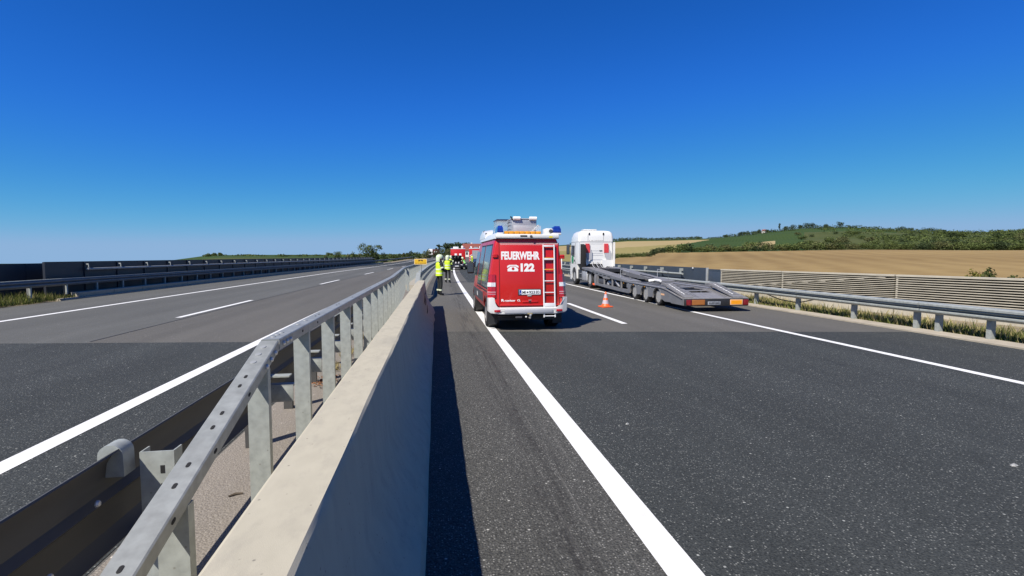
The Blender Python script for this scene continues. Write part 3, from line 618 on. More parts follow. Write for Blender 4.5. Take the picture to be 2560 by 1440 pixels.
# ------------------------------------------------------------------ red fire brigade van
V = thing('fire_van', 'red fire brigade van with white roof, rear ladder and orange light bar', 'van', (2.33, 11.98, 0))
hp = [(0.0, 0.43), (0.78, 0.43), (0.93, 0.47), (0.972, 0.60), (0.985, 0.85), (0.975, 1.10), (0.94, 1.40), (0.885, 1.75), (0.838, 2.05), (0.80, 2.22), (0.74, 2.33), (0.6, 2.385), (0.3, 2.405), (0.0, 2.41)]
def vring(y, kx=1.0, top=2.41, lean=0.0):
    r = []
    for x, z in hp:
        zz = 0.43+(z-0.43)*(top-0.43)/(2.41-0.43); r.append((x*kx, y+lean*max(0, zz-0.65), zz))
    return r+[(-a, b, c) for a, b, c in r[1:-1][::-1]]
body = MB().loft([vring(0.14, 0.93, 2.36, 0.085), vring(0.155, 0.965, 2.385, 0.085), vring(0.20, 0.988, 2.40, 0.08), vring(0.30, 1.0, 2.41, 0.07), vring(1.0), vring(2.2), vring(3.6), vring(4.1, 0.995, 2.38), vring(4.45, 0.985, 2.18), vring(4.8, 0.975, 1.72), vring(5.15, 0.96, 1.30), vring(5.5, 0.93, 1.14), vring(5.78, 0.85, 1.0), vring(5.88, 0.74, 0.86)])
bo = body.build('body', M['red'], V, smooth=40)
cut = []
for yy in (0.98, 4.72):
    for sd in (-1, 1):
        c = MB().lathe([(0.0, -0.3), (0.43, -0.3), (0.43, 0.3), (0.0, 0.3)], (sd*0.95, yy, 0.40), 28, 'x').build('c', M['dark']); c.parent = V; cut.append(c)
bpy.context.view_layer.update(); fixbool(bo, cut)
for yy in (0.98, 4.72):
    for sd in (-1, 1):
        wheel(V, sd*0.845, yy, 0.345, 0.225, sd)
        MB().lathe([(0.425, -0.24), (0.425, 0.02), (0.40, 0.02), (0.40, -0.24)], (sd*0.89 if sd > 0 else -0.89+0.22, yy, 0.42), 24, 'x').build('wheel_arch', M['dark'], V, 40)
bx('underbody', M['dark'], V, -0.72, 0.72, 0.35, 5.5, 0.24, 0.46)
# rear plane: x, height along the door, distance out of it
up = Vector((0, 0.085, 1)).normalized(); RM = Matrix(((1, 0, 0, 0), (0, up.y, -up.z, 0.138), (0, up.z, up.y, 0.65), (0, 0, 0, 1)))   # (x, s, n) -> local
def rear(): m = MB(); m.M = RM; return m
def rz_(z): return (z-0.65)/up.z
def rbox(name, m, x0, x1, z0, z1, n0, n1, bev=0.0, parent=None): return rear().box(x0, x1, rz_(z0), rz_(z1), n0, n1, bev).build(name, m, parent or V, 35 if bev else None)
door = rbox('rear_door', M['red'], -0.69, 0.80, 0.625, 2.17, -0.02, 0.022, 0.014)
rbox('door_seam', M['hole'], -0.705, -0.692, 0.62, 2.18, -0.02, 0.006, parent=door); rbox('door_seam', M['hole'], 0.802, 0.812, 0.62, 2.18, -0.02, 0.006, parent=door)
rbox('door_trim', M['letter'], -0.68, 0.79, 2.158, 2.166, 0.018, 0.026, parent=door); rbox('door_trim', M['letter'], -0.67, 0.78, 2.125, 2.131, 0.018, 0.0245, parent=door)
rbox('door_sill', M['red'], -0.70, 0.80, 0.625, 0.665, 0.0, 0.05, 0.01, parent=door)
for z in (1.86, 0.66, 1.83):
    if z > 1: rbox('hinge', M['red'], 0.84, 0.95, z-0.05, z+0.02, -0.03, 0.035, 0.01); rbox('hinge', M['red'], -0.86, -0.74, z-0.02, z+0.04, -0.03, 0.035, 0.01)
    else: rbox('hinge', M['red'], -0.88, -0.8, 0.84, 0.9, -0.03, 0.03, 0.01)
rbox('hinge_rod', M['letter'], 0.865, 0.885, 1.52, 1.78, 0.0, 0.03, 0.006)
def tp(x, z, n=0.0235): return RM @ Matrix.Translation((x, rz_(z), n))
text('FEUERWEHR', 0.965, 0.205, V, M['letter'], tp(-0.17, 1.857), bold=0.045)
text('122', 0.35, 0.205, V, M['letter'], tp(0.005, 1.565), bold=0.06)
ph = rear()
base = [(-0.13, -0.075), (0.13, -0.075), (0.135, -0.02), (0.075, 0.03), (0.06, 0.045), (-0.06, 0.045), (-0.075, 0.03), (-0.135, -0.02)]
ph.prism([(x-0.365, y+rz_(1.545)) for x, y in base], 'z', 0.0225, 0.0255)
hs = [(-0.14, 0.005), (-0.085, 0.035), (-0.06, 0.055), (0.06, 0.055), (0.085, 0.035), (0.14, 0.005), (0.142, 0.05), (0.09, 0.08), (-0.09, 0.08), (-0.142, 0.05)]
ph.prism([(x-0.365, y+rz_(1.545)+0.005) for x, y in hs], 'z', 0.0225, 0.026)
po = ph.build('phone_symbol', M['letter'], V); 
dl = rear().lathe([(0.001, 0.0285), (0.035, 0.0285), (0.035, 0.0225)], (-0.36, rz_(1.535), 0), 14, 'z').build('dial', M['red'], po)
text('rosenbauer', 0.265, 0.05, V, M['letter'], tp(-0.445, 0.756), bold=0.03)
text('R', 0.075, 0.06, V, M['letter'], tp(-0.625, 0.762), bold=0.05); text('CL', 0.08, 0.05, V, M['letter'], tp(-0.225, 0.756), bold=0.03)
# number plate
NP = rbox('number_plate', M['platewhite'], -0.218, 0.322, 0.895, 1.012, 0.030, 0.038, 0.003)
rbox('plate_holder', M['dark'], -0.245, 0.345, 0.875, 1.035, 0.018, 0.0302, 0.006)
rbox('euro_band', M['euro'], -0.214, -0.160, 0.899, 1.008, 0.0382, 0.0392, parent=NP)
text('MI', 0.088, 0.07, V, M['ink'], tp(-0.094, 0.953, 0.039), bold=0.015); text('923', 0.148, 0.072, V, M['ink'], tp(0.104, 0.953, 0.039), bold=0.015); text('EO', 0.085, 0.07, V, M['ink'], tp(0.248, 0.953, 0.039), bold=0.015)
cr = rear().lathe([(0.001, 0.0405), (0.022, 0.0405), (0.022, 0.038)], (-0.008, rz_(0.953), 0), 10, 'z'); cr.build('crest', M['ink'], NP)
text('A', 0.026, 0.032, V, M['letter'], tp(-0.187, 0.925, 0.0393))
rbox('plate_lamp', M['letter'], -0.01, 0.09, 0.858, 0.872, 0.02, 0.045, 0.003)
hd = rbox('door_handle', M['red'], -0.14, 0.25, 0.70, 0.745, 0.015, 0.045, 0.012); rbox('lock', M['hole'], 0.02, 0.075, 0.705, 0.74, 0.0455, 0.05, parent=hd); rbox('badge', M['chrome'], 0.01, 0.09, 0.755, 0.765, 0.02, 0.03)
# tail lamps wrapping the corners
for sd in (-1, 1):
    L = MB(); L.M = Matrix.Translation((0, 0, 0))
    def lamp(z0, z1, o=0.0):
        rings = []
        for z in (z0, z1):
            t = (z-0.86)/0.56; xi = 0.80+0.0*t; xo = 0.985-0.035*max(0, (z-1.1)/0.3)
            yb = 0.125+0.085*(z-0.65)
            rings.append([(sd*xi, yb-0.012-o, z), (sd*(xo-0.07), yb-0.012-o, z), (sd*(xo+0.008+o), yb+0.07, z), (sd*(xo+0.010+o), yb+0.15-0.05*t, z), (sd*(xo-0.05), yb+0.16, z), (sd*xi, yb+0.1, z)])
        return MB().loft(rings)
    T1 = lamp(0.86, 1.40).build('tail_lamp', M['lens_red'], V, 30)
    lamp(1.10, 1.20, 0.003).build('reversing_lens', M['lens_clear'], T1, 30); lamp(0.955, 0.978, 0.003).build('lens_strip', M['lens_pink'], T1, 30); lamp(0.91, 0.925, 0.003).build('lens_strip', M['lens_pink'], T1, 30)
    lamp(0.83, 0.856).build('lamp_base', M['red'], V, 30)
# white bumper: low bar with raised corners
prof_b = [(-0.985, 0.50), (-0.985, 0.83), (-0.885, 0.84), (-0.865, 0.72), (-0.82, 0.64), (-0.74, 0.59), (0.74, 0.59), (0.82, 0.64), (0.865, 0.72), (0.885, 0.84), (0.985, 0.83), (0.985, 0.50), (0.93, 0.455), (0.70, 0.43), (-0.70, 0.43), (-0.93, 0.455)]
rings = []
for y, k, dz in ((0.0, 0.955, 0.012), (0.015, 0.985, 0.0), (0.08, 1.0, 0.0), (0.30, 1.008, 0.0)):
    rings.append([(x*k, y+(0.06 if abs(x) > 0.9 and y < 0.05 else 0), z-(dz if z > 0.55 else -dz)) for x, z in prof_b])
BU = MB().loft(rings).build('rear_bumper', M['white'], V, 30)
MB().box(-0.6, 0.6, -0.006, 0.02, 0.455, 0.545, 0.006).build('step_pad', M['lgrey'], BU, 30)
for sd in (-1, 1): MB().box(min(sd*0.70, sd*0.85), max(sd*0.70, sd*0.85), -0.008, 0.02, 0.485, 0.54, 0.008).build('bumper_reflector', M['lens_red'], BU, 30)
bx('tow_label', mat('khaki_label', (0.35, 0.30, 0.16), 0.7), BU, -0.03, 0.09, -0.009, 0.01, 0.425, 0.458)
# tow bar
TB = MB().tube([(-0.75, 0.25, 0.37), (0.75, 0.25, 0.37)], 0.03, 8).build('tow_bar', M['dark'], V, 40)
MB().tube([(0.03, 0.25, 0.37), (0.03, 0.05, 0.33), (0.03, -0.06, 0.34), (0.03, -0.08, 0.40)], 0.02, 8).lathe([(0.001, 0.0), (0.028, 0.01), (0.028, 0.04), (0.001, 0.05)], (0.03, -0.08, 0.39), 10).build('tow_ball', M['chrome'], TB, 40)
MB().box(-0.08, -0.045, 0.0, 0.05, 0.345, 0.375, 0.006).build('socket', M['letter'], TB); MB().box(-0.32, -0.16, 0.02, 0.1, 0.33, 0.37, 0.008).build('step_bracket', M['clad'], TB)
for sd in (-1, 1): MB().box(sd*0.96 if sd < 0 else 0.72, -0.72 if sd < 0 else 0.96, 0.50, 0.515, 0.13, 0.46).build('mud_flap', M['dark'], V)
# ladder on the right of the door
LD = thing_part('ladder', V, (0, 0, 0)); lm = rear()
for x in (0.397, 0.675): lm.tube([(x, rz_(0.33), 0.075), (x, rz_(2.13), 0.075)], 0.018, 8)
M['ladder'] = mat('ladder_aluminium', (0.85, 0.85, 0.86), 0.4, metal=0.2, var=0.06)
LD.data = lm.mesh('ladder', M['ladder'], 40)
for z in (0.36, 0.94, 1.225, 1.51): rear().tube([(0.40, rz_(z), 0.075), (0.672, rz_(z), 0.075)], 0.0135, 8).build('rung', M['ladder'], LD, 40)
rear().box(0.41, 0.665, rz_(2.07), rz_(2.11), 0.06, 0.085, 0.004).build('rung', M['ladder'], LD, 30)
rear().box(0.415, 0.66, rz_(1.745), rz_(1.79), 0.055, 0.09, 0.004).build('step', M['ladder'], LD, 30); rear().box(0.42, 0.655, rz_(1.79), rz_(1.805), 0.055, 0.091).build('step_edge', M['lens_amber'], LD)
rear().box(0.415, 0.66, rz_(1.50), rz_(1.522), 0.0885, 0.0915).build('step_edge', M['lens_amber'], LD)
rear().box(0.405, 0.668, rz_(0.59), rz_(0.68), 0.05, 0.09, 0.004).build('step', M['ladder'], LD, 30)
for z in (0.62, 1.15, 1.75, 2.1):
    for x in (0.397, 0.675): rear().tube([(x, rz_(z), 0.02), (x, rz_(z), 0.07)], 0.009, 6).build('ladder_bracket', M['ladder'], LD, 40)
# white roof with raised edges and lamp pods
rf = []
for y, w, zt in ((0.20, 0.77, 2.385), (0.215, 0.80, 2.425), (0.32, 0.815, 2.44), (3.9, 0.815, 2.45), (4.2, 0.78, 2.40), (4.4, 0.70, 2.32)):
    rf.append([(-w, y, 2.275), (-w*0.985, y, 2.34), (-w*0.93, y, zt-0.02), (-w*0.82, y, zt), (-w*0.72, y, zt-0.035), (w*0.72, y, zt-0.035), (w*0.82, y, zt), (w*0.93, y, zt-0.02), (w*0.985, y, 2.34), (w, y, 2.275)])
RO = MB().loft(rf).build('roof', M['white'], V, 35)
MB().box(-0.795, 0.795, 0.165, 0.30, 2.29, 2.385, 0.02).build('rear_spoiler', M['white'], V, 30)
bx('brake_lamp', M['hole'], V, -0.185, -0.01, 0.155, 0.18, 2.325, 2.36, 0.008); MB().lathe([(0.001, -0.05), (0.03, -0.045), (0.034, 0.0)], (0.085, 0.18, 2.335), 10, 'y').build('camera_lens', M['clad'], V, 40)
bx('sticker', mat('yellow_sticker', (0.75, 0.62, 0.05), 0.5), V, 0.54, 0.63, 0.160, 0.17, 2.30, 2.345)
for sd in (-1, 1):
    rings = []
    for y, w, h in ((2.55, 0.20, 0.03), (2.75, 0.26, 0.13), (3.2, 0.30, 0.22), (3.7, 0.30, 0.24), (4.0, 0.26, 0.18), (4.25, 0.18, 0.02)):
        rings.append([(sd*(0.80), y, 2.36), (sd*0.795, y, 2.38+h*0.6), (sd*(0.76), y, 2.40+h*0.9), (sd*(0.80-w), y, 2.42+h), (sd*(0.80-w*1.2), y, 2.38)])
    pod = MB().loft(rings).build('lamp_pod', M['white'], V, 40)
    for y, z in ((2.72, 2.47), (3.25, 2.56)):
        MB().lathe([(0.001, -0.012), (0.05, -0.01), (0.058, 0.03)], (sd*0.765, y, z), 12, 'x').build('pod_lamp', M['dark'], pod, 40)
    # rear corner beacon
    cx = 0.755 if sd > 0 else -0.675
    w = 0.10 if sd > 0 else 0.075
    rings = [[(cx-w, 0.22, 2.40), (cx+w, 0.22, 2.40), (cx+w*1.05, 0.55, 2.40), (cx-w*1.05, 0.55, 2.40)], [(cx-w, 0.20, 2.43), (cx+w, 0.20, 2.43), (cx+w*1.05, 0.6, 2.43), (cx-w*1.05, 0.6, 2.43)],
             [(cx-w*0.95, 0.205, 2.52), (cx+w*0.95, 0.205, 2.52), (cx+w, 0.6, 2.5), (cx-w, 0.6, 2.5)], [(cx-w*0.6, 0.25, 2.595), (cx+w*0.72, 0.25, 2.595), (cx+w*0.8, 0.52, 2.56), (cx-w*0.8, 0.52, 2.56)]]
    bc = MB().loft(rings).build('blue_beacon', M['lens_blue'], V, 40)
    bx('beacon_base', M['white'], bc, cx-w*1.05, cx+w*1.05, 0.195, 0.6, 2.375, 2.425, 0.01)
bx('beacon_housing', M['white'], V, 0.47, 0.66, 0.25, 0.62, 2.38, 2.54, 0.03); MB().lathe([(0.001, -0.02), (0.045, -0.015), (0.05, 0.02)], (0.60, 0.24, 2.47), 10, 'y').build('side_lamp', M['clad'], V, 40)
# orange light bar in segments
LB = bx('light_bar', M['clad'], V, -0.575, 0.355, 0.215, 0.34, 2.372, 2.39)
xs = [-0.575, -0.455, -0.32, -0.185, -0.05, 0.085, 0.22, 0.355]
for i in range(7): bx('amber_segment', M['lens_amber'], LB, xs[i]+0.004, xs[i+1]-0.004, 0.21, 0.345, 2.391, 2.462, 0.014)
# equipment on the roof
AB = thing_part('equipment_box', V, (0.20, 0, -0.05)); AB.data = MB().box(-0.46, 0.20, 1.0, 1.75, 2.43, 2.86, 0.02).mesh('equipment_box', M['alu'], 35)
for z in (2.5, 2.6, 2.7, 2.79): MB().tube([(-0.465, 1.05, z), (-0.47, 1.2, z+0.03), (-0.47, 1.6, z+0.03), (-0.465, 1.7, z)], 0.012, 6).build('rib', M['alu'], AB, 40)
MB().box(-0.42, 0.16, 0.993, 1.005, 2.47, 2.70, 0.006).build('front_plate', M['silver'], AB, 30)
bx('lid', M['silver'], AB, -0.475, 0.215, 0.985, 1.765, 2.862, 2.885, 0.008)
for x0, x1 in ((-0.43, -0.245), (0.0, 0.19)): MB().tube([(x0, 0.97, 2.885), (x1, 0.97, 2.885)], 0.045, 10).build('roll', M['letter'], AB, 40)
MB().tube([(-0.5, 0.98, 2.93), (-0.44, 0.98, 2.84)], 0.02, 6).build('clip', M['dark'], AB)
CB = thing_part('clear_crate', V, (0.27, 0.1, 0)); CB.data = MB().box(-0.81, -0.47, 1.7, 2.5, 2.42, 2.84, 0.015).mesh('clear_crate', M['clear'], 35)
MB().box(-0.825, -0.46, 1.685, 2.515, 2.84, 2.865, 0.006).build('lid', mat('blue_lid', (0.02, 0.035, 0.12), 0.4), CB, 30)
vp = MB()
for k in range(7): vp.lathe([(0.001, -0.03), (0.03, -0.02), (0.03, 0.03), (0.001, 0.035)], (0.26+0.035*k*0.8, 0.95+0.03*(k % 3), 2.46+0.03*k), 8, 'y')
vp.build('valve_fittings', M['chrome'], V, 40)
MB().box(0.345, 0.475, 0.8, 0.82, 2.40, 2.63, 0.005).build('wind_deflector', M['clear'], V, 30)
# left and right side: windows, cladding, mirror, trim
def side(sd, y0, y1, z0, z1, o, name, m, parent=V, skew=0.0):
    def sx(z): return float(np.interp(z, [a[1] for a in hp[2:11]], [a[0] for a in hp[2:11]]))
    rings = []
    for k in range(5):
        z = z0+(z1-z0)*k/4; x = sx(z)
        rings.append([(sd*(x+o), y0+skew*(z-z0), z), (sd*(x+o), y1, z), (sd*(x-0.02), y1, z), (sd*(x-0.02), y0+skew*(z-z0), z)])
    return MB().loft(rings).build(name, m, parent, 40)
for sd in (-1, 1):
    side(sd, 0.40, 1.95, 1.02, 2.15, 0.006, 'window_surround', M['dark'], skew=0.05); side(sd, 0.45, 1.90, 1.06, 2.11, 0.010, 'side_window', M['glass'], skew=0.05)
    side(sd, 2.06, 3.15, 1.02, 2.15, 0.006, 'window_surround', M['dark']); side(sd, 2.11, 3.10, 1.06, 2.11, 0.010, 'side_window', M['glass'])
    side(sd, 3.35, 4.35, 1.25, 1.98, 0.008, 'cab_window', M['glass'])
    side(sd, 0.31, 0.54, 0.60, 0.86, 0.012, 'side_cladding', M['clad']); side(sd, 1.43, 4.25, 0.62, 0.88, 0.012, 'side_cladding', M['clad'])
    side(sd, 0.30, 3.2, 0.955, 0.975, 0.014, 'slide_rail', M['dark'])
    side(sd, 1.98, 1.995, 0.5, 2.2, 0.003, 'door_seam', M['hole']); side(sd, 3.2, 3.215, 0.5, 2.2, 0.003, 'door_seam', M['hole'])
    side(sd, 2.9, 3.1, 0.68, 0.80, 0.016, 'reflector', M['letter'])
    mr = MB().box(min(sd*0.98, sd*1.2), max(sd*0.98, sd*1.2), 4.30, 4.42, 1.28, 1.66, 0.04).build('mirror', M['dark'], V, 40)
    MB().box(min(sd*1.0, sd*1.18), max(sd*1.0, sd*1.18), 4.292, 4.303, 1.33, 1.62, 0.005).build('mirror_glass', M['glass'], mr)

# ------------------------------------------------------------------ articulated lorry: tractor unit
K = thing('lorry_tractor', 'white lorry tractor unit with high roof cab and red air dams', 'lorry', (10.24, 30.45, 0), R(-2.6)); K.scale = (0.95, 1, 1)
def rr(x0, x1, y0, y1, r, z, n=4):
    pts = []
    for cx, cy, a0 in ((x1-r, y1-r, 0), (x0+r, y1-r, 90), (x0+r, y0+r, 180), (x1-r, y0+r, 270)):
        for k in range(n+1): a = R(a0+90*k/n); pts.append((cx+r*math.cos(a), cy+r*math.sin(a), z))
    return pts
cab = MB().loft([rr(-1.17, 1.17, 0.0, 2.2, 0.10, 1.35), rr(-1.19, 1.19, 0.0, 2.28, 0.12, 1.6), rr(-1.19, 1.19, 0.0, 2.25, 0.14, 2.2), rr(-1.18, 1.18, 0.0, 2.12, 0.16, 2.74)]).build('cab', M['white'], K, 40)
MB().loft([rr(-1.195, 1.195, -0.02, 2.13, 0.16, 2.752), rr(-1.19, 1.19, -0.015, 2.0, 0.18, 3.05), rr(-1.13, 1.13, 0.0, 1.75, 0.22, 3.30), rr(-1.02, 1.02, 0.05, 1.5, 0.26, 3.41), rr(-0.8, 0.8, 0.15, 1.25, 0.3, 3.45)]).build('cab_roof', M['white'], K, 45)
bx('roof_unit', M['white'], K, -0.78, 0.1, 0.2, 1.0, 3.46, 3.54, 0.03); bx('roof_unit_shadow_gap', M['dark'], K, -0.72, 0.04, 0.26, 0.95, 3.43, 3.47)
for x in (-0.56, 0.50): bx('roof_seam', M['clad'], K, x-0.008, x+0.008, -0.024, 0.0, 2.78, 3.22)
for x in (-0.48, 0.48): MB().box(x-0.045, x+0.045, -0.05, 0.0, 3.18, 3.32, 0.015).build('hook', M['dark'], K, 30)
bx('roof_seam', M['clad'], K, -1.18, 1.18, -0.018, 0.02, 2.742, 2.752)
for k in range(19):
    if k in (1, 2, 6): continue
    bx('roof_script', mat('grey_print', (0.35, 0.35, 0.36), 0.6) if k == 0 else bpy.data.materials['grey_print'], K, -0.47+0.05*k, -0.435+0.05*k, -0.0235, -0.019, 2.80+0.004*(k % 3), 2.845-0.006*((k*7) % 3))
for z in (2.18, 2.03, 1.90, 1.62): bx('panel_seam', M['lgrey'], K, -0.26, 0.46, -0.008, 0.004, z-0.012, z+0.012)
bx('panel_seam', M['lgrey'], K, -0.42, 0.48, -0.008, 0.004, 2.61, 2.625)
bx('grab_handle', M['dark'], K, 0.22, 0.42, -0.03, 0.004, 2.16, 2.21, 0.008); bx('grab_handle', M['dark'], K, -0.46, -0.30, -0.035, 0.004, 2.17, 2.23, 0.008)
for cx in (-0.60, 0.68):
    MB().prism([(cx-0.14, 2.06), (cx-0.14, 2.63), (cx+0.13, 2.63), (cx+0.14, 2.44), (cx+0.16, 2.35), (cx+0.16, 2.06)], 'y', -0.09, -0.003).build('air_dam', M['pinkred'], K)
    MB().prism([(cx-0.12, 2.05), (cx+0.17, 2.05), (cx+0.17, 2.34), (cx+0.32, 2.12), (cx+0.32, 1.62), (cx+0.06, 1.60), (cx-0.08, 1.84)], 'y', -0.075, -0.003).build('air_dam_base', M['lgrey'], K)
bx('cab_gap_shade', M['hole'], K, -1.17, -0.80, -0.02, 0.004, 1.3, 2.6)  # black sheet standing in for the shade in the gap behind the deflector
# side deflectors and lower rear skirts
MB().prism([(-1.185, 1.36), (-1.185, 2.72), (-1.155, 2.72), (-1.155, 1.36)], 'y', -0.36, -0.003).build('side_deflector', M['white'], K)
MB().prism([(1.185, 1.2), (1.185, 2.72), (1.155, 2.72), (1.155, 1.2)], 'y', -0.36, -0.003).build('side_deflector', M['white'], K)
MB().prism([(0.40, 1.36), (0.52, 1.06), (0.62, 1.04), (0.72, 1.2), (1.15, 1.16), (1.15, 1.6), (0.40, 1.6)], 'y', -0.10, -0.003).build('rear_skirt', M['white'], K)
MB().prism([(-0.78, 1.62), (-0.85, 1.5), (-0.70, 1.42), (-0.66, 1.25), (-0.56, 1.3), (-0.52, 1.5), (-0.40, 1.6)], 'y', -0.10, -0.003).build('rear_skirt', M['white'], K)
bx('engine_bay', M['dark'], K, -0.85, 1.0, 0.05, 1.6, 0.75, 1.36)
for k, x in enumerate((-0.3, -0.2, 0.0, 0.12, 0.25)): MB().tube([(x, -0.02, 1.45), (x+0.05, -0.25, 1.2), (x+0.2, -0.5, 1.02)], 0.022, 6).build('air_hose', M['clad'] if k % 2 else M['lgrey'], K, 40)
bx('air_filter', M['hole'], K, -1.12, -0.78, -0.40, -0.05, 1.0, 2.55, 0.05)
# lower body left and right
for sd in (-1, 1):
    f = MB().prism([(0.45, 0.42), (0.45, 1.34), (2.05, 1.34), (2.22, 1.2), (2.25, 0.35), (1.80, 0.30)]+[(1.12+0.62*math.cos(R(t)), 0.52+0.62*math.sin(R(t))) for t in range(-10, 190, 20)], 'x', sd*1.19 if sd < 0 else 0.99, -0.99 if sd < 0 else 1.19).build('front_fender', M['white'], K, 30)
    wheel(K, sd*1.02, 1.12, 0.51, 0.30, sd, rimr=0.58)
    wheel(K, sd*0.99, -2.62, 0.51, 0.34, sd, True, rimr=0.58); wheel(K, sd*0.62, -2.62, 0.51, 0.30, sd, True, rimr=0.58)
    MB().loft([[(sd*x, -2.62+0.60*math.cos(R(t)), 0.52+0.58*math.sin(R(t))) for t in range(30, 160, 12)]+[(sd*x, -2.62+0.57*math.cos(R(t)), 0.52+0.55*math.sin(R(t))) for t in range(150, 30, -12)] for x in (0.5, 1.2)]).build('mudguard', M['dark'], K, 40)
    tk = MB().box(min(sd*0.55, sd*1.18), max(sd*0.55, sd*1.18), -1.95, -0.75, 0.36, 0.95, 0.08).build('fuel_tank', M['silver'], K, 40)
    for y in (-1.65, -1.1): MB().box(min(sd*0.54, sd*1.195), max(sd*0.54, sd*1.195), y-0.03, y+0.03, 0.35, 0.965, 0.03).build('tank_strap', M['clad'], tk, 40)
    bx('step_box', M['dark'], K, min(sd*0.6, sd*1.1), max(sd*0.6, sd*1.1), -0.62, 0.40, 0.35, 1.0, 0.03)
    for z in (0.45, 0.75): bx('step_tread', M['silver'], K, min(sd*1.08, sd*1.13), max(sd*1.08, sd*1.13), -0.5, -0.1, z, z+0.03)
    MB().prism([(1.05, 1.78), (1.02, 2.52), (1.85, 2.56), (2.05, 1.95), (1.7, 1.82)], 'x', sd*1.196 if sd < 0 else 1.17, -1.17 if sd < 0 else 1.196).build('door_window', M['glass'], K)
    bx('door_seam', M['dark'], K, sd*1.194 if sd < 0 else 1.18, -1.18 if sd < 0 else 1.194, 0.80, 0.815, 1.35, 2.7)
    mr = bx('mirror', M['dark'], K, min(sd*1.30, sd*1.52), max(sd*1.30, sd*1.52), 1.95, 2.08, 1.95, 2.62, 0.04)
    bx('mirror_glass', M['glass'], mr, min(sd*1.33, sd*1.49), max(sd*1.33, sd*1.49), 1.940, 1.952, 2.0, 2.57)
    MB().tube([(sd*1.19, 2.0, 2.5), (sd*1.35, 2.02, 2.5)], 0.03, 6).build('mirror_arm', M['dark'], mr); bx('door_handle', M['dark'], K, min(sd*1.19, sd*1.21), max(sd*1.19, sd*1.21), 0.95, 1.1, 1.5, 1.62)
MB().lathe([(0.001, -0.004), (0.26, -0.004), (0.26, 0.004)], (-1.196, 1.55, 1.62), 16, 'x').build('green_emblem', M['green'], K)
bx('chassis_frame', M['dark'], K, -0.42, 0.42, -3.5, 0.3, 0.62, 0.92); bx('catwalk', M['grey_lt'], K, -0.95, 0.6, -2.0, -0.6, 0.94, 0.98)
bx('front_bumper', M['white'], K, -1.19, 1.19, 2.0, 2.35, 0.3, 0.9, 0.06)
MB().prism([(-0.3, 0), (0.3, 0), (0.42, 0.5), (0.1, 0.62), (-0.1, 0.62), (-0.42, 0.5)], 'z', 0.95, 1.03).build('coupling_plate', M['dark'], K).location = (0, -3.0, 0)

# ------------------------------------------------------------------ articulated lorry: low car transporter trailer
T = thing('car_transporter_trailer', 'empty grey car transporter trailer with ramps and three wheels a side', 'trailer', (9.29, 15.25, 0), R(-3.4)); T.scale = (0.92, 1, 1)
WY = (2.25, 3.55, 4.85); WR = 0.335
def fender(sd):
    top = [(0.0, 0.22), (0.0, 0.44), (0.35, 0.50), (1.35, 0.64), (1.8, 0.68), (5.6, 0.70)]
    low = [(5.62, 0.62), (5.55, 0.30), (5.45, 0.22)]
    for w in WY[::-1]:
        low += [(w+0.41*math.cos(R(t)), 0.30+0.38*math.sin(R(t))) for t in range(0, 181, 15)]
        low += [(w-0.50, 0.27), (w-0.62, 0.27)] if w != WY[0] else []
    low += [(1.5, 0.22), (1.0, 0.24), (0.95, 0.21)]
    a, b = (-1.235, -1.19) if sd < 0 else (1.19, 1.235)
    return MB().prism(top+low, 'x', a, b).build('side_fender', M['grey'], T, 30)
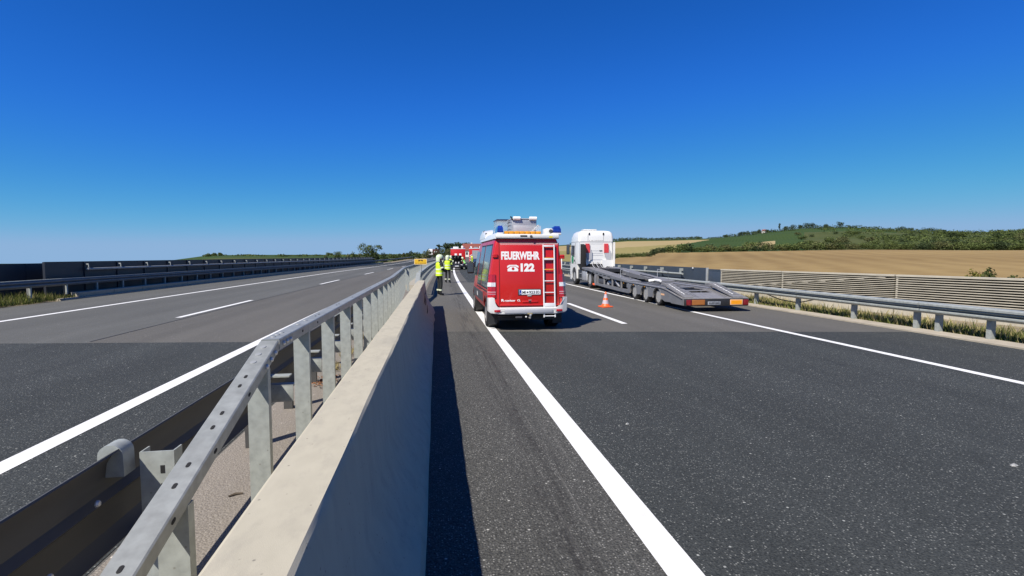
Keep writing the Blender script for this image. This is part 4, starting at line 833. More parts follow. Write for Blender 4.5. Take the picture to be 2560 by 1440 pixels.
for sd in (-1, 1):
    F = fender(sd)
    for w in WY:
        wheel(T, sd*1.04, w, WR, 0.26, sd, rimr=0.66)
        a, b = (-1.245, -1.18) if sd < 0 else (1.18, 1.245)
        MB().loft([[(x, w+0.425*math.cos(R(t)), 0.30+0.395*math.sin(R(t))) for t in range(-5, 186, 19)]+[(x, w+0.40*math.cos(R(t)), 0.30+0.37*math.sin(R(t))) for t in range(185, -6, -19)] for x in (a, b)]).build('arch_lip', M['grey_lt'], F, 40)
    MB().sweep([(sd*1.22, 0.05, 0.45), (sd*1.22, 1.35, 0.655), (sd*1.22, 1.8, 0.695), (sd*1.22, 5.6, 0.715)], [(-0.05, -0.012), (-0.05, 0.012), (0.025, 0.012), (0.025, -0.012)]).build('edge_rail', M['grey_lt'], F)
    bx('side_marker', M['paleorange'], F, sd*1.24 if sd < 0 else 1.23, -1.23 if sd < 0 else 1.24, 1.55, 1.85, 0.43, 0.49)
    # main deck track over the wheels, rear slope
    xi, xo = 0.42, 1.18
    x0, x1 = (-xo, -xi) if sd < 0 else (xi, xo)
    MB().prism([(0.02, 0.42), (0.02, 0.45), (1.75, 0.66), (5.6, 0.69), (5.6, 0.65), (1.8, 0.62)], 'x', x0, x1).build('deck_track', M['grey_lt'], T)
    # hinged loading ramp standing up to the front
    r0, r1 = (-1.19, -0.84) if sd < 0 else (0.66, 1.03)
    RP = MB().prism([(0.03, 0.465), (0.03, 0.51), (1.75, 0.87), (2.0, 0.83), (2.0, 0.79), (1.76, 0.80)], 'x', r0, r1).build('loading_ramp', M['grey_lt'], T)
    for k in range(2): MB().prism([(0.3, 0.56), (1.6, 0.835), (1.6, 0.845), (0.3, 0.575)], 'x', r0+0.13+0.1*k, r0+0.16+0.1*k).build('ramp_rib', M['letter'] if k == 0 else M['grey'], RP)
    bx('ramp_stay', M['grey'], RP, r0+0.02, r0+0.06, 1.55, 1.62, 0.62, 0.82); bx('ramp_stay', M['silver'], RP, r1-0.1, r1-0.06, 1.7, 1.78, 0.62, 0.84)
    # raised front track up to the coupling
    f0, f1 = (-1.20, -0.52) if sd < 0 else (0.42, 1.20)
    FT = MB().prism([(5.7, 0.68), (5.7, 0.74), (8.0, 0.86), (12.6, 1.13), (14.2, 1.16), (14.2, 1.07), (12.6, 1.0), (10.9, 0.84), (9.2, 0.74), (8.0, 0.74)], 'x', f0, f1).build('front_track', M['grey'], T)
    MB().prism([(5.72, 0.742), (8.0, 0.865), (12.6, 1.135), (14.2, 1.165), (14.2, 1.175), (12.6, 1.148), (8.0, 0.878), (5.72, 0.755)], 'x', f0+0.03, f1-0.03).build('track_tread', M['grey_lt'], FT)
    for k in range(16):
        y = 6.1+0.45*k; z = float(np.interp(y, [5.7, 8, 12.6, 14.2], [0.755, 0.878, 1.148, 1.175])); MB().box(f0+0.06, f1-0.06, y, y+0.06, z-0.005, z+0.012).build('tread_bar', M['grey'], FT)
    bx('track_box', M['grey_lt'], FT, sd*1.21 if sd < 0 else 1.2, -1.2 if sd < 0 else 1.21, 8.4, 9.6, 0.70, 0.78)
    for k in range(5): bx('side_slot', M['hole'], FT, sd*1.205 if sd < 0 else 1.195, -1.195 if sd < 0 else 1.205, 8.3+0.75*k, 8.75+0.75*k, 0.79+0.035*k, 0.835+0.035*k)
    for k, y in enumerate((6.6, 8.0, 9.4, 10.6)): MB().box(sd*1.16-0.03, sd*1.16+0.03, y, y+0.09, 0.38, 0.74+0.03*k).build('stanchion', M['grey_lt'], T)
    MB().tube([(sd*1.10, 7.2, 0.42), (sd*1.10, 7.9, 0.72)], 0.03, 6).build('diagonal_stay', M['silver'], T); MB().tube([(sd*1.10, 9.0, 0.72), (sd*1.10, 9.9, 0.44)], 0.025, 6).build('diagonal_stay', M['lgrey'], T)
    bx('tool_box', M['clad'], T, sd*1.12-0.07 if sd < 0 else 0.9, -0.9 if sd < 0 else 1.19, 9.55, 10.5, 0.42, 0.64, 0.02)
    # low side beam and front upright
    MB().prism([(5.5, 0.22), (5.5, 0.36), (7.2, 0.37), (10.9, 0.40), (10.9, 0.28), (7.0, 0.22)], 'x', sd*1.22 if sd < 0 else 1.10, -1.10 if sd < 0 else 1.22).build('side_beam', M['grey'], T)
    MB().prism([(10.9, 0.26), (10.75, 0.80), (11.15, 0.86), (11.3, 0.60), (11.15, 0.26)], 'x', sd*1.22 if sd < 0 else 1.12, -1.12 if sd < 0 else 1.22).build('front_upright', M['grey_lt'], T)
    MB().tube([(sd*1.12, 7.0, 0.3), (sd*1.05, 8.3, 0.70)], 0.035, 6).build('brace', M['dark'], T)
    for k, y in enumerate((7.3, 8.2, 9.0, 9.5, 10.1)): MB().prism([(y, 0.4), (y+0.22, 0.4), (y+0.14, 0.60-0.03*k), (y+0.06, 0.62-0.03*k)], 'x', sd*1.08 if sd < 0 else 1.0, -1.0 if sd < 0 else 1.08).build('bracket', M['silver'] if k % 2 else M['lgrey'], T)
    bx('side_lamp', M['orange'], T, sd*1.24 if sd < 0 else 1.12, -1.12 if sd < 0 else 1.24, 11.2, 11.55, 0.24, 0.34, 0.02)
    # thin guard posts and handles
    MB().tube([(sd*0.98, 6.0, 0.74), (sd*0.98, 6.05, 1.12), (sd*0.98, 7.3, 1.22), (sd*0.98, 7.3, 0.86)], 0.014, 6).build('grab_rail', M['silver'], T, 40)
bx('spine_beam', M['dark'], T, -0.35, 0.35, 2.0, 13.9, 0.30, 0.62); bx('gooseneck', M['dark'], T, -0.45, 0.45, 11.0, 14.3, 0.98, 1.14)
bx('cross_member', M['grey'], T, -1.15, 1.15, 5.7, 5.95, 0.45, 0.66); bx('cross_member', M['grey_lt'], T, -0.45, 0.45, 1.45, 1.75, 0.585, 0.605); bx('cross_member', M['grey_lt'], T, -0.45, 0.45, 2.4, 2.7, 0.66, 0.68)
MB().prism([(0.02, 0.40), (0.02, 0.44), (1.0, 0.57), (1.0, 0.53)], 'x', -0.41, 0.41).build('tail_floor', M['grey_lt'], T)
MB().tube([(0.1, 6.3, 0.72), (0.38, 6.2, 0.76), (0.4, 5.6, 0.75)], 0.06, 8).build('hydraulic_cylinder', M['letter'], T, 40)
for k in range(5): bx('hose_port', M['chrome'], T, -0.2+0.12*k, -0.15+0.12*k, 10.2, 10.25, 0.86, 0.91)
TL = bx('tail_bar', M['dark'], T, -1.2, 1.2, -0.05, 0.04, 0.20, 0.43, 0.012)
bx('tail_edge', M['grey_lt'], T, -1.2, 1.2, -0.03, 0.06, 0.435, 0.46, 0.006)
for x0, x1 in ((-1.14, -0.95), (1.0, 1.19)): bx('tail_lamp', M['lens_dim'], TL, x0, x1, -0.075, -0.045, 0.23, 0.41, 0.012)
for x0, x1, nm, mm in ((-0.93, -0.45, 'brown_board', mat('brown_marker', (0.30, 0.105, 0.02), 0.6, var=0.2)), (0.50, 0.97, 'marker_board', M['amber'])):  # left board gets a darker, browner face than the right one
    b_ = bx('marker_board', M['paleorange'] if nm == 'marker_board' else mm, TL, x0, x1, -0.065, -0.05, 0.235, 0.41, 0.004)
    bx('marker_face', mm, b_, x0+0.03, x1-0.03, -0.0675, -0.064, 0.258, 0.388)
NP2 = bx('number_plate', mat('dirty_plate', (0.26, 0.28, 0.32), 0.6, var=0.35, scale=14), TL, -0.34, 0.14, -0.062, -0.05, 0.24, 0.35, 0.004)
for k in range(8): bx('plate_mark', M['ink'], NP2, -0.29+0.05*k, -0.262+0.05*k, -0.0635, -0.061, 0.265, 0.325)
for sd in (-1, 1):       # perforated treads, ramp grating bars and small running gear
    pf = MB()
    for i in range(44):
        y = 0.25+0.12*i; z = float(np.interp(y, [0.02, 1.75, 5.6], [0.452, 0.662, 0.692]))
        for x in (0.52, 0.64, 0.76): pf.box(sd*x-0.028, sd*x+0.028, y, y+0.05, z-0.01, z+0.0035)
    stuff(pf.build('deck_perforation', M['hole'], T))
    for k in range(9):
        y = 0.2+0.19*k; z = float(np.interp(y, [0.03, 1.75], [0.512, 0.872])); x0, x1 = (-1.17, -0.86) if sd < 0 else (0.68, 1.01)
        MB().box(x0, x1, y, y+0.045, z, z+0.014).build('ramp_bar', M['grey'], T)
    for k in range(6): bx('marker_lamp', M['lens_amber'] if k % 2 else M['chrome'], T, sd*1.238-0.008, sd*1.238+0.008, 2.85+0.65*k, 2.91+0.65*k, 0.615, 0.645)
    MB().tube([(sd*0.7, 6.4, 0.76), (sd*0.55, 6.9, 0.86), (sd*0.62, 7.6, 0.88), (sd*0.5, 8.4, 0.93)], 0.02, 6).build('lashing_strap', M['dark'], T, 40)
    MB().tube([(sd*0.5, 9.0, 0.55), (sd*0.75, 9.6, 0.5), (sd*0.9, 10.4, 0.56)], 0.022, 6).build('air_line', M['dark'], T, 40)
    MB().lathe([(0.0, -0.25), (0.10, -0.25), (0.10, 0.25), (0.0, 0.25)], (sd*0.95, 8.9, 0.52), 12, 'y').build('air_tank', M['silver'], T, 40)
# ------------------------------------------------------------------ traffic cone
CN = thing('traffic_cone', 'orange traffic cone with two pale bands standing by the lane line', 'cone', (6.2, 17.3, 0.0), R(12))
bx('base', M['orange'], CN, -0.2, 0.2, -0.2, 0.2, 0.0, 0.045, 0.015)
def conr(z): return 0.145-0.125*(z-0.04)/0.52
MB().lathe([(0.165, 0.03), (0.16, 0.06), (conr(0.1), 0.1), (conr(0.55), 0.55), (0.012, 0.565), (0.001, 0.565)], (0, 0, 0), 20).build('cone_body', M['orange'], CN, 40)
band = mat('pale_band', (0.50, 0.44, 0.50), 0.5, var=0.1)
for a, b in ((0.13, 0.26), (0.34, 0.47)): MB().lathe([(conr(a)+0.003, a), (conr(b)+0.003, b), (conr(b)-0.01, b), (conr(a)-0.01, a)], (0, 0, 0), 20).build('band', band, CN, 40)

# ------------------------------------------------------------------ vegetation
M['leaf_a'] = leafmat('leaf_mid_green', (0.095, 0.125, 0.035)); M['leaf_b'] = leafmat('leaf_dark_green', (0.050, 0.075, 0.028)); M['leaf_c'] = leafmat('leaf_yellow_green', (0.21, 0.20, 0.035))
M['leaf_e'] = leafmat('leaf_light_green', (0.13, 0.165, 0.05)); M['leaf_d'] = leafmat('leaf_olive', (0.135, 0.145, 0.055)); M['bark'] = mat('bark', (0.11, 0.085, 0.06), 0.9, var=0.3, scale=8)
M['dry'] = leafmat('dry_stalk', (0.50, 0.42, 0.20), trans=0.3, isl=0.35); M['weed'] = leafmat('weed_green', (0.17, 0.20, 0.05), trans=0.4, isl=0.5)
M['flower'] = mat('yellow_flower', (0.8, 0.62, 0.03), 0.6)
def leaf_mesh(name, blobs, n, size, m, seed, core=True):
    """leaf-sized faces spread through a set of ellipsoids"""
    rg = np.random.default_rng(seed); B = np.array(blobs, float)
    w = B[:, 3]*B[:, 4]*B[:, 5]; w = w**0.7; idx = rg.choice(len(B), n, p=w/w.sum()); c = B[idx]
    d = rg.normal(size=(n, 3)); d /= np.linalg.norm(d, axis=1)[:, None]; rad = rg.uniform(0.25, 1.0, n)**0.45
    p = c[:, :3]+d*c[:, 3:6]*rad[:, None]*rg.uniform(0.9, 1.12, n)[:, None]
    nn = d*0.8+rg.normal(size=(n, 3))*0.75; nn /= np.linalg.norm(nn, axis=1)[:, None]
    a = np.cross(nn, rg.normal(size=(n, 3))); a /= np.linalg.norm(a, axis=1)[:, None]; b = np.cross(nn, a)
    s = size*rg.uniform(0.5, 1.25, n)[:, None]
    V_ = np.stack([p-a*s, p-b*s*0.55, p+a*s, p+b*s*0.55], 1).reshape(-1, 3)
    me = bpy.data.meshes.new(name); me.from_pydata(V_.tolist(), [], [(4*i, 4*i+1, 4*i+2, 4*i+3) for i in range(n)])
    me.materials.append(m); me.update(); return me
def blobs_for(seed, w, h, n=7, z0=0.0):
    rg = random.Random(seed); out = []
    for k in range(n):
        a = rg.uniform(0, 6.28); q = rg.uniform(0, 0.55)*w*0.5; zz = z0+h*rg.uniform(0.25, 0.75); r = w*rg.uniform(0.16, 0.30)
        out.append((q*math.cos(a), q*math.sin(a), zz, r, r, min(r*0.9, (z0+h-zz))))
    out.append((0, 0, z0+h*0.45, w*0.36, w*0.36, h*0.42)); return out
BUSH = [leaf_mesh('bush', blobs_for(k, 1.0, 0.8, 9), 420, 0.055, (M['leaf_a'], M['leaf_b'], M['leaf_d'], M['leaf_e'])[k % 4], k) for k in range(8)]
def put_bush(th, d, w, h, k, label, grp, dz=-0.3, name='bush', cat='bush'):
    x, y = polar(th, d); o = link(name, BUSH[k % 8], None, (x, y, terr(x, y)+dz)); o.scale = (w, w*random.uniform(0.85, 1.2), h/0.8); o.rotation_euler = (0, 0, random.uniform(0, 6.28))
    return tag(o, label, cat, grp)
th = 16.6
while th < 59:           # hedge along the top of the stubble field
    ft = fieldtop(th); w = random.uniform(5, 8.5) if ft > 200 else random.uniform(3.2, 4.6); h = w*random.uniform(0.36, 0.55)
    if th > 34: h *= 1.2
    put_bush(th, ft+random.uniform(0, 7), w, h, random.randint(0, 7), 'green bush in the hedge along the top edge of the stubble field', 'hedge bushes above the stubble field')
    th += math.degrees(w*0.27/ft)*random.uniform(0.8, 1.25)
for k in range(175):     # scrub on the slope behind the hedge
    th = random.triangular(37.5, 62, 55); d = random.uniform(335, 560) if k % 3 else random.uniform(335, 420); w = random.uniform(6, 12)
    put_bush(th, d, w, w*random.uniform(0.35, 0.55), k, 'scrub bush on the green slope above the hedge', 'scrub bushes on the hillside')
def scatter(name, label, cat, pts, n, size, m, seed):      # growth too far off to count: one mass
    bl = []
    for th, d, w, h in pts: x, y = polar(th, d); bl.append((x, y, terr(x, y)+h*0.3, w*0.5, w*0.5, h*0.7))
    return stuff(link(name, leaf_mesh(name, bl, n, size, m, seed)), label, cat)
rg = random.Random(31)
scatter('ridge_scrub', 'low dark scrub along the hill crest against the sky', 'scrub', [(30.5+0.24*k, 890-rg.uniform(0, 70), rg.uniform(9, 18), rg.uniform(2, 5)) for k in range(130)], 9000, 0.9, M['leaf_b'], 31)
scatter('ridge_trees', 'dark line of trees on the low ridge behind the pale wheat strip', 'trees', [(16+0.36*k, 585+rg.uniform(0, 25), rg.uniform(8, 13), rg.uniform(2, 3.4)) for k in range(38)], 3000, 0.8, M['leaf_b'], 32)
scatter('slope_scrub', 'mixed green scrub over the upper slope of the hill', 'scrub', [(rg.triangular(39, 62, 54), rg.uniform(430, 760), rg.uniform(6, 13), rg.uniform(2.5, 5)) for k in range(230)], 16000, 0.7, M['leaf_a'], 33)
scatter('horizon_scrub', 'low green growth on the far horizon beyond the left parapet', 'scrub', [(rg.uniform(-22, -3), rg.uniform(300, 480), rg.uniform(6, 12), rg.uniform(0.8, 1.4)) for k in range(30)], 2600, 0.6, M['leaf_a'], 34)
def tree(name, label, x, y, z, h, w, leafm, seed, n=900, size=0.3, trunk=0.25, grp=None, sparse=False, trunk_r=0.12, cat='tree'):
    Tt = thing(name, label, cat, (x, y, z), random.uniform(0, 6.28), grp); rg = random.Random(seed)
    tm = MB().tube([(0, 0, -0.3), (0.05*w*0.2, 0, h*trunk), (0.0, 0.03*w, h*0.62)], [trunk_r*1.2, trunk_r*0.9, trunk_r*0.35], 7); bl = []
    nb = 9 if sparse else 8
    for k in range(nb):
        a = k*6.28/nb+rg.uniform(-0.4, 0.4); q = w*rg.uniform(0.18, 0.36); zz = h*rg.uniform(trunk+0.18, 0.88); r = w*(rg.uniform(0.08, 0.13) if sparse else rg.uniform(0.16, 0.24))
        tm.tube([(0, 0, h*rg.uniform(trunk*0.7, 0.5)), (q*0.5*math.cos(a), q*0.5*math.sin(a), zz*0.85), (q*math.cos(a), q*math.sin(a), zz)], [trunk_r*0.5, trunk_r*0.3, trunk_r*0.12], 5)
        bl.append((q*math.cos(a), q*math.sin(a), zz, r, r, r*0.8))
    if not sparse: bl += [(0, 0, h*(trunk+1)*0.5, w*0.33, w*0.33, h*(1-trunk)*0.40), (0, 0, h*0.85, w*0.2, w*0.2, h*0.14)]
    else: bl += [(0, 0, h*0.8, w*0.12, w*0.12, h*0.12)]
    tm.build('trunk', M['bark'], Tt, 40); link('crown', leaf_mesh('crown', bl, n, size, leafm, seed), Tt); return Tt
def at_u(u, d): t = 9.073+math.degrees(math.atan((u-1280)/1250)); return polar(t, d)
def zv(v, u, d): t = math.atan((u-1280)/1250); return 1.85+(640-v)/1250*d*math.cos(t)
x, y = at_u(926, 165); tree('round_tree', 'big round leafy tree behind the far end of the left parapet', x, y, -2.6, 8.1, 6.8, M['leaf_a'], 11, 1500, 0.26)
x, y = at_u(1098, 205); tree('thin_tree', 'thin dark tree with open crown left of the fire engines', x, y, 0.0, 7.3, 4.2, M['leaf_b'], 12, 420, 0.24, 0.45, sparse=True)
for k, (u, w, h) in enumerate(((1128, 8.5, 6.6), (1145, 9.5, 7.2), (1163, 8.5, 6.9), (1185, 6, 5.2))):
    x, y = at_u(u, 262); tree('domed_tree', 'dark domed tree in the clump on the rise behind the fire engines', x, y, 2.0, h, w, M['leaf_b'], 20+k, 2200, 0.36, 0.08, 'domed trees behind the fire engines')
for k, (u, d, vt, w) in enumerate(((883, 150, 628, 2.6), (900, 155, 632, 3.4), (960, 160, 629, 3.6), (985, 165, 634, 3.4), (1010, 185, 631, 2.8), (1028, 190, 625, 3.8), (1046, 195, 629, 4.2), (1062, 200, 627, 4.4), (1072, 205, 621, 3.6), (1106, 215, 620, 4.6), (1122, 225, 621, 4.6), (1092, 215, 624, 4.0), (845, 150, 634, 3.2), (815, 150, 637, 2.4), (1000, 175, 633, 3.0), (1018, 188, 632, 3.0), (872, 150, 634, 3.0), (940, 162, 631, 3.0))):
    x, y = at_u(u, d); z = terr(x, y)-0.2; tree('shrub', 'leafy roadside shrub beyond the far end of the left carriageway', x, y, z, zv(vt, u, d)-z, w, (M['leaf_a'], M['leaf_d'], M['leaf_b'])[k % 3], 40+k, 620, 0.24, 0.12, 'shrubs along the far left roadside', trunk_r=0.06, cat='shrub')
for k, (u, d, w, h) in enumerate(((520, 420, 6, 4), (535, 430, 5, 4), (552, 430, 4, 5), (845, 500, 10, 6), (825, 500, 8, 5))):
    x, y = at_u(u, d); tree('far_tree', 'small far tree on the green horizon beyond the left parapet', x, y, terr(x, y)-0.8, h*0.6, w, M['leaf_a'], 60+k, 600, 0.4, 0.1, 'far trees beyond the left parapet')
for k, (u, w, h) in enumerate(((1848, 9, 8), (1856, 9, 9), (1866, 9, 9.5), (1882, 10, 7), (1895, 10, 8), (1915, 8, 6), (1960, 9, 9), (1978, 12, 10), (1997, 8, 8), (2013, 12, 11), (2028, 12, 10), (2060, 9, 8), (2096, 10, 11), (2250, 14, 9), (2268, 14, 8), (2312, 13, 9), (2330, 14, 10), (2350, 12, 8), (1745, 8, 5), (1812, 10, 6))):
    d = 880; x, y = at_u(u, d); z = terr(x, y)
    tree('crest_tree', 'dark round tree standing on the hill crest', x, y, z-0.5, h*0.75, w*1.1, M['leaf_b'], 80+k, 700, 0.5, 0.04, 'trees on the hill crest', trunk_r=0.3)
x, y = at_u(1945, 880); tree('slim_tree', 'slim upright tree on the hill crest', x, y, terr(x, y)-0.5, 13, 4.5, M['leaf_b'], 120, 420, 0.55, 0.1, trunk_r=0.3)
for k, (u, d, w, h, mm) in enumerate(((2432, 27, 1.5, 4.05, 'leaf_c'), (2472, 28, 1.4, 4.1, 'leaf_a'), (2535, 27, 2.0, 3.85, 'leaf_a'))):
    x, y = at_u(u, d); tree('roadside_bush', ('yellow green bush rising behind the ribbed wall', 'green upright bush beside the yellow green one behind the ribbed wall', 'broad low green bush behind the ribbed wall')[k], x, y, -2.7, h, w, M[mm], 130+k, 7000, 0.05, 0.1, trunk_r=0.04, cat='bush')

def weeds(name, label, area, n, hmin, hmax, m, seed, leafy=0.4):
    rg = random.Random(seed); v = []; f = []
    for _ in range(n):
        x, y = area(rg); h = rg.uniform(hmin, hmax)*rg.uniform(0.5, 1)*clump.k; a = rg.uniform(0, 6.28); lx, ly = math.cos(a)*h*rg.uniform(0.1, 0.6), math.sin(a)*h*rg.uniform(0.1, 0.6)
        b = rg.uniform(0, 6.28); w = rg.uniform(0.004, 0.010)*(2.0 if rg.random() < leafy else 0.8); k = len(v); z = -0.01; t = rg.uniform(0.35, 0.6)
        v += [(x-w*0.4*math.cos(b), y-w*0.4*math.sin(b), z), (x+w*0.4*math.cos(b), y+w*0.4*math.sin(b), z), (x+lx*t+w*math.cos(b), y+ly*t+w*math.sin(b), z+h*t), (x+lx*t-w*math.cos(b), y+ly*t-w*math.sin(b), z+h*t), (x+lx, y+ly, z+h*0.95)]
        f += [(k, k+1, k+2, k+3), (k+3, k+2, k+4)]
    me = bpy.data.meshes.new(name); me.from_pydata(v, [], f); me.materials.append(m); me.update(); return stuff(link(name, me), label, 'weeds')
def clump(rg, lo, hi, cents):   # sets clump.k: each tuft has its own height
    c = rg.choice(cents); clump.k = 0.45+0.9*((c[0]*37.7+c[1]*11.3) % 1.0); return min(hi, max(lo, c[0]+rg.gauss(0, 0.26))), c[1]+rg.gauss(0, 0.55)
rgc = random.Random(5); clump.k = 1.0
cR = [(rgc.uniform(12.15, 13.2), rgc.uniform(5, 19.5)) for _ in range(75)]
def aR(rg): x, y = clump(rg, 12.0, 17.3-0.24*y0(0), cR); return min(x, 17.85-0.245*y), y
def y0(_): return 10
weeds('weeds', 'tangled green weeds under the right guardrail', aR, 24000, 0.05, 0.28, M['weed'], 1, 0.6)
weeds('dry_weeds', 'dry straw coloured stalks among the weeds under the right guardrail', lambda rg: (lambda p: (min(p[0], 17.85-0.245*p[1]), p[1]))(clump(rg, 12.0, 14.5, cR)), 9000, 0.08, 0.40, M['dry'], 2, 0.15)
cL = [(rgc.uniform(-16.9, -15.55), rgc.uniform(15.5, 25.0)) for _ in range(40)]
weeds('weeds', 'yellow green weeds at the foot of the left guardrail', lambda rg: clump(rg, -16.7, -15.35, cL), 9000, 0.15, 0.5, M['weed'], 3)
weeds('dry_weeds', 'pale dry stalks at the foot of the left guardrail', lambda rg: clump(rg, -16.7, -15.4, cL), 2500, 0.2, 0.5, M['dry'], 4, 0.1)
cM = [(-1.62, 8.4), (-1.6, 9.6), (-1.58, 11.5), (-1.55, 14)]
weeds('weeds', 'small dry tufts on the grit of the median', lambda rg: (lambda c: (c[0]+rg.gauss(0, 0.05), c[1]+rg.gauss(0, 0.12)))(rg.choice(cM)), 500, 0.08, 0.28, M['dry'], 6, 0.2)
fl = MB(); rg = random.Random(9)
for k in range(40):
    x, y = clump(rg, 12.05, 13.0, cR); fl.lathe([(0.001, 0.012), (0.016, 0.006), (0.001, 0.0)], (x, y, rg.uniform(0.15, 0.36)), 5)
stuff(fl.build('yellow_flowers', M['flower']), 'tiny yellow flowers among the weeds under the right guardrail', 'flowers')
# rust-brown patch of leaf litter on the median
lt = MB(); rg = random.Random(10)
for k in range(260):
    a = rg.uniform(0, 6.28); x, y = -1.55+rg.gauss(0, 0.09), 7.6+rg.gauss(0, 0.16); s = 0.018; lt.add([(x+s*math.cos(a+q)*(1 if i % 2 else 0.5), y+s*math.sin(a+q), 0.006+0.006*rg.random()+0.004*i) for i, q in enumerate((0, 1.57, 3.14, 4.71))], [(0, 1, 2, 3)])
M['litter'] = mat('brown_litter', (0.24, 0.11, 0.05), 0.9, var=0.3, scale=30, island=0.4); stuff(lt.build('leaf_litter', M['litter']), 'rust brown leaf litter on the median grit', 'litter')
tag(MB().tube([(-1.56, 4.02, 0.012), (-1.52, 4.05, 0.014), (-1.47, 4.06, 0.011)], [0.006, 0.010, 0.006], 6).build('stick', M['bark']), 'short dark stick lying on the median grit', 'stick')
M['paper'] = mat('pale_scrap', (0.36, 0.36, 0.35), 0.8, var=0.15, scale=40)
for (x, y, s, lab) in ((2.1, 5.12, 0.022, 'small crumpled pale scrap lying on the dark asphalt near the wide line'), (5.05, 3.55, 0.04, 'larger torn pale scrap lying on the dark asphalt')):
    p = MB().loft([[(x-s, y-s*0.3, 0.006), (x-s*0.3, y-s*0.6, 0.006), (x+s, y-s*0.2, 0.006), (x+s*0.6, y+s*0.5, 0.006), (x-s*0.7, y+s*0.35, 0.006)], [(x-s*0.8, y-s*0.2, 0.016), (x-s*0.3, y-s*0.35, 0.024), (x+s*0.8, y-s*0.1, 0.012), (x+s*0.4, y+s*0.3, 0.022), (x-s*0.5, y+s*0.25, 0.014)]])
    tag(p.build('paper_scrap', M['paper']), lab, 'scrap')

# ------------------------------------------------------------------ yellow bridge sign
SG = thing('yellow_sign', 'yellow bridge sign on a thin post between the median railings', 'sign', (-0.535, 24.0, 0))
M['signy'] = mat('sign_yellow', (0.80, 0.48, 0.02), 0.45, var=0.05); M['signe'] = mat('sign_edge', (0.88, 0.66, 0.32), 0.45, var=0.05); M['signk'] = mat('sign_black', (0.06, 0.03, 0.01), 0.5)
def rrect(x0, x1, z0, z1, r): return [(p[0], p[1]) for p in rr(x0, x1, z0, z1, r, 0)]
pn = MB().prism(rrect(-0.295, 0.295, 1.45, 1.715, 0.035), 'y', -0.012, 0.0).build('panel', M['signe'], SG)
MB().prism(rrect(-0.270, 0.270, 1.475, 1.69, 0.025), 'y', -0.014, -0.011).build('face', M['signy'], pn)
arch = [(-0.10, 1.655), (-0.10, 1.60), (-0.085, 1.60)]+[(0.06*math.cos(R(t)), 1.59+0.05*math.sin(R(t))) for t in range(180, -1, -20)]+[(0.085, 1.60), (0.10, 1.60), (0.10, 1.655), (0.115, 1.67), (-0.115, 1.67)]
MB().prism(arch, 'y', -0.016, -0.0135).build('bridge_symbol', M['signk'], pn)
for k, (a, b) in enumerate(((-0.25, -0.20), (-0.185, -0.15), (-0.11, -0.06), (-0.03, 0.06), (0.075, 0.13), (0.145, 0.19), (0.205, 0.25))): bx('mark', mat('sign_brown', (0.35, 0.18, 0.01), 0.5) if k == 0 else bpy.data.materials['sign_brown'], pn, a, b, -0.0155, -0.0135, 1.495, 1.53)
MB().tube([(0.02, 0.03, 0.0), (0.02, 0.03, 1.73)], 0.03, 8).build('post', M['galv2'], SG, 40)

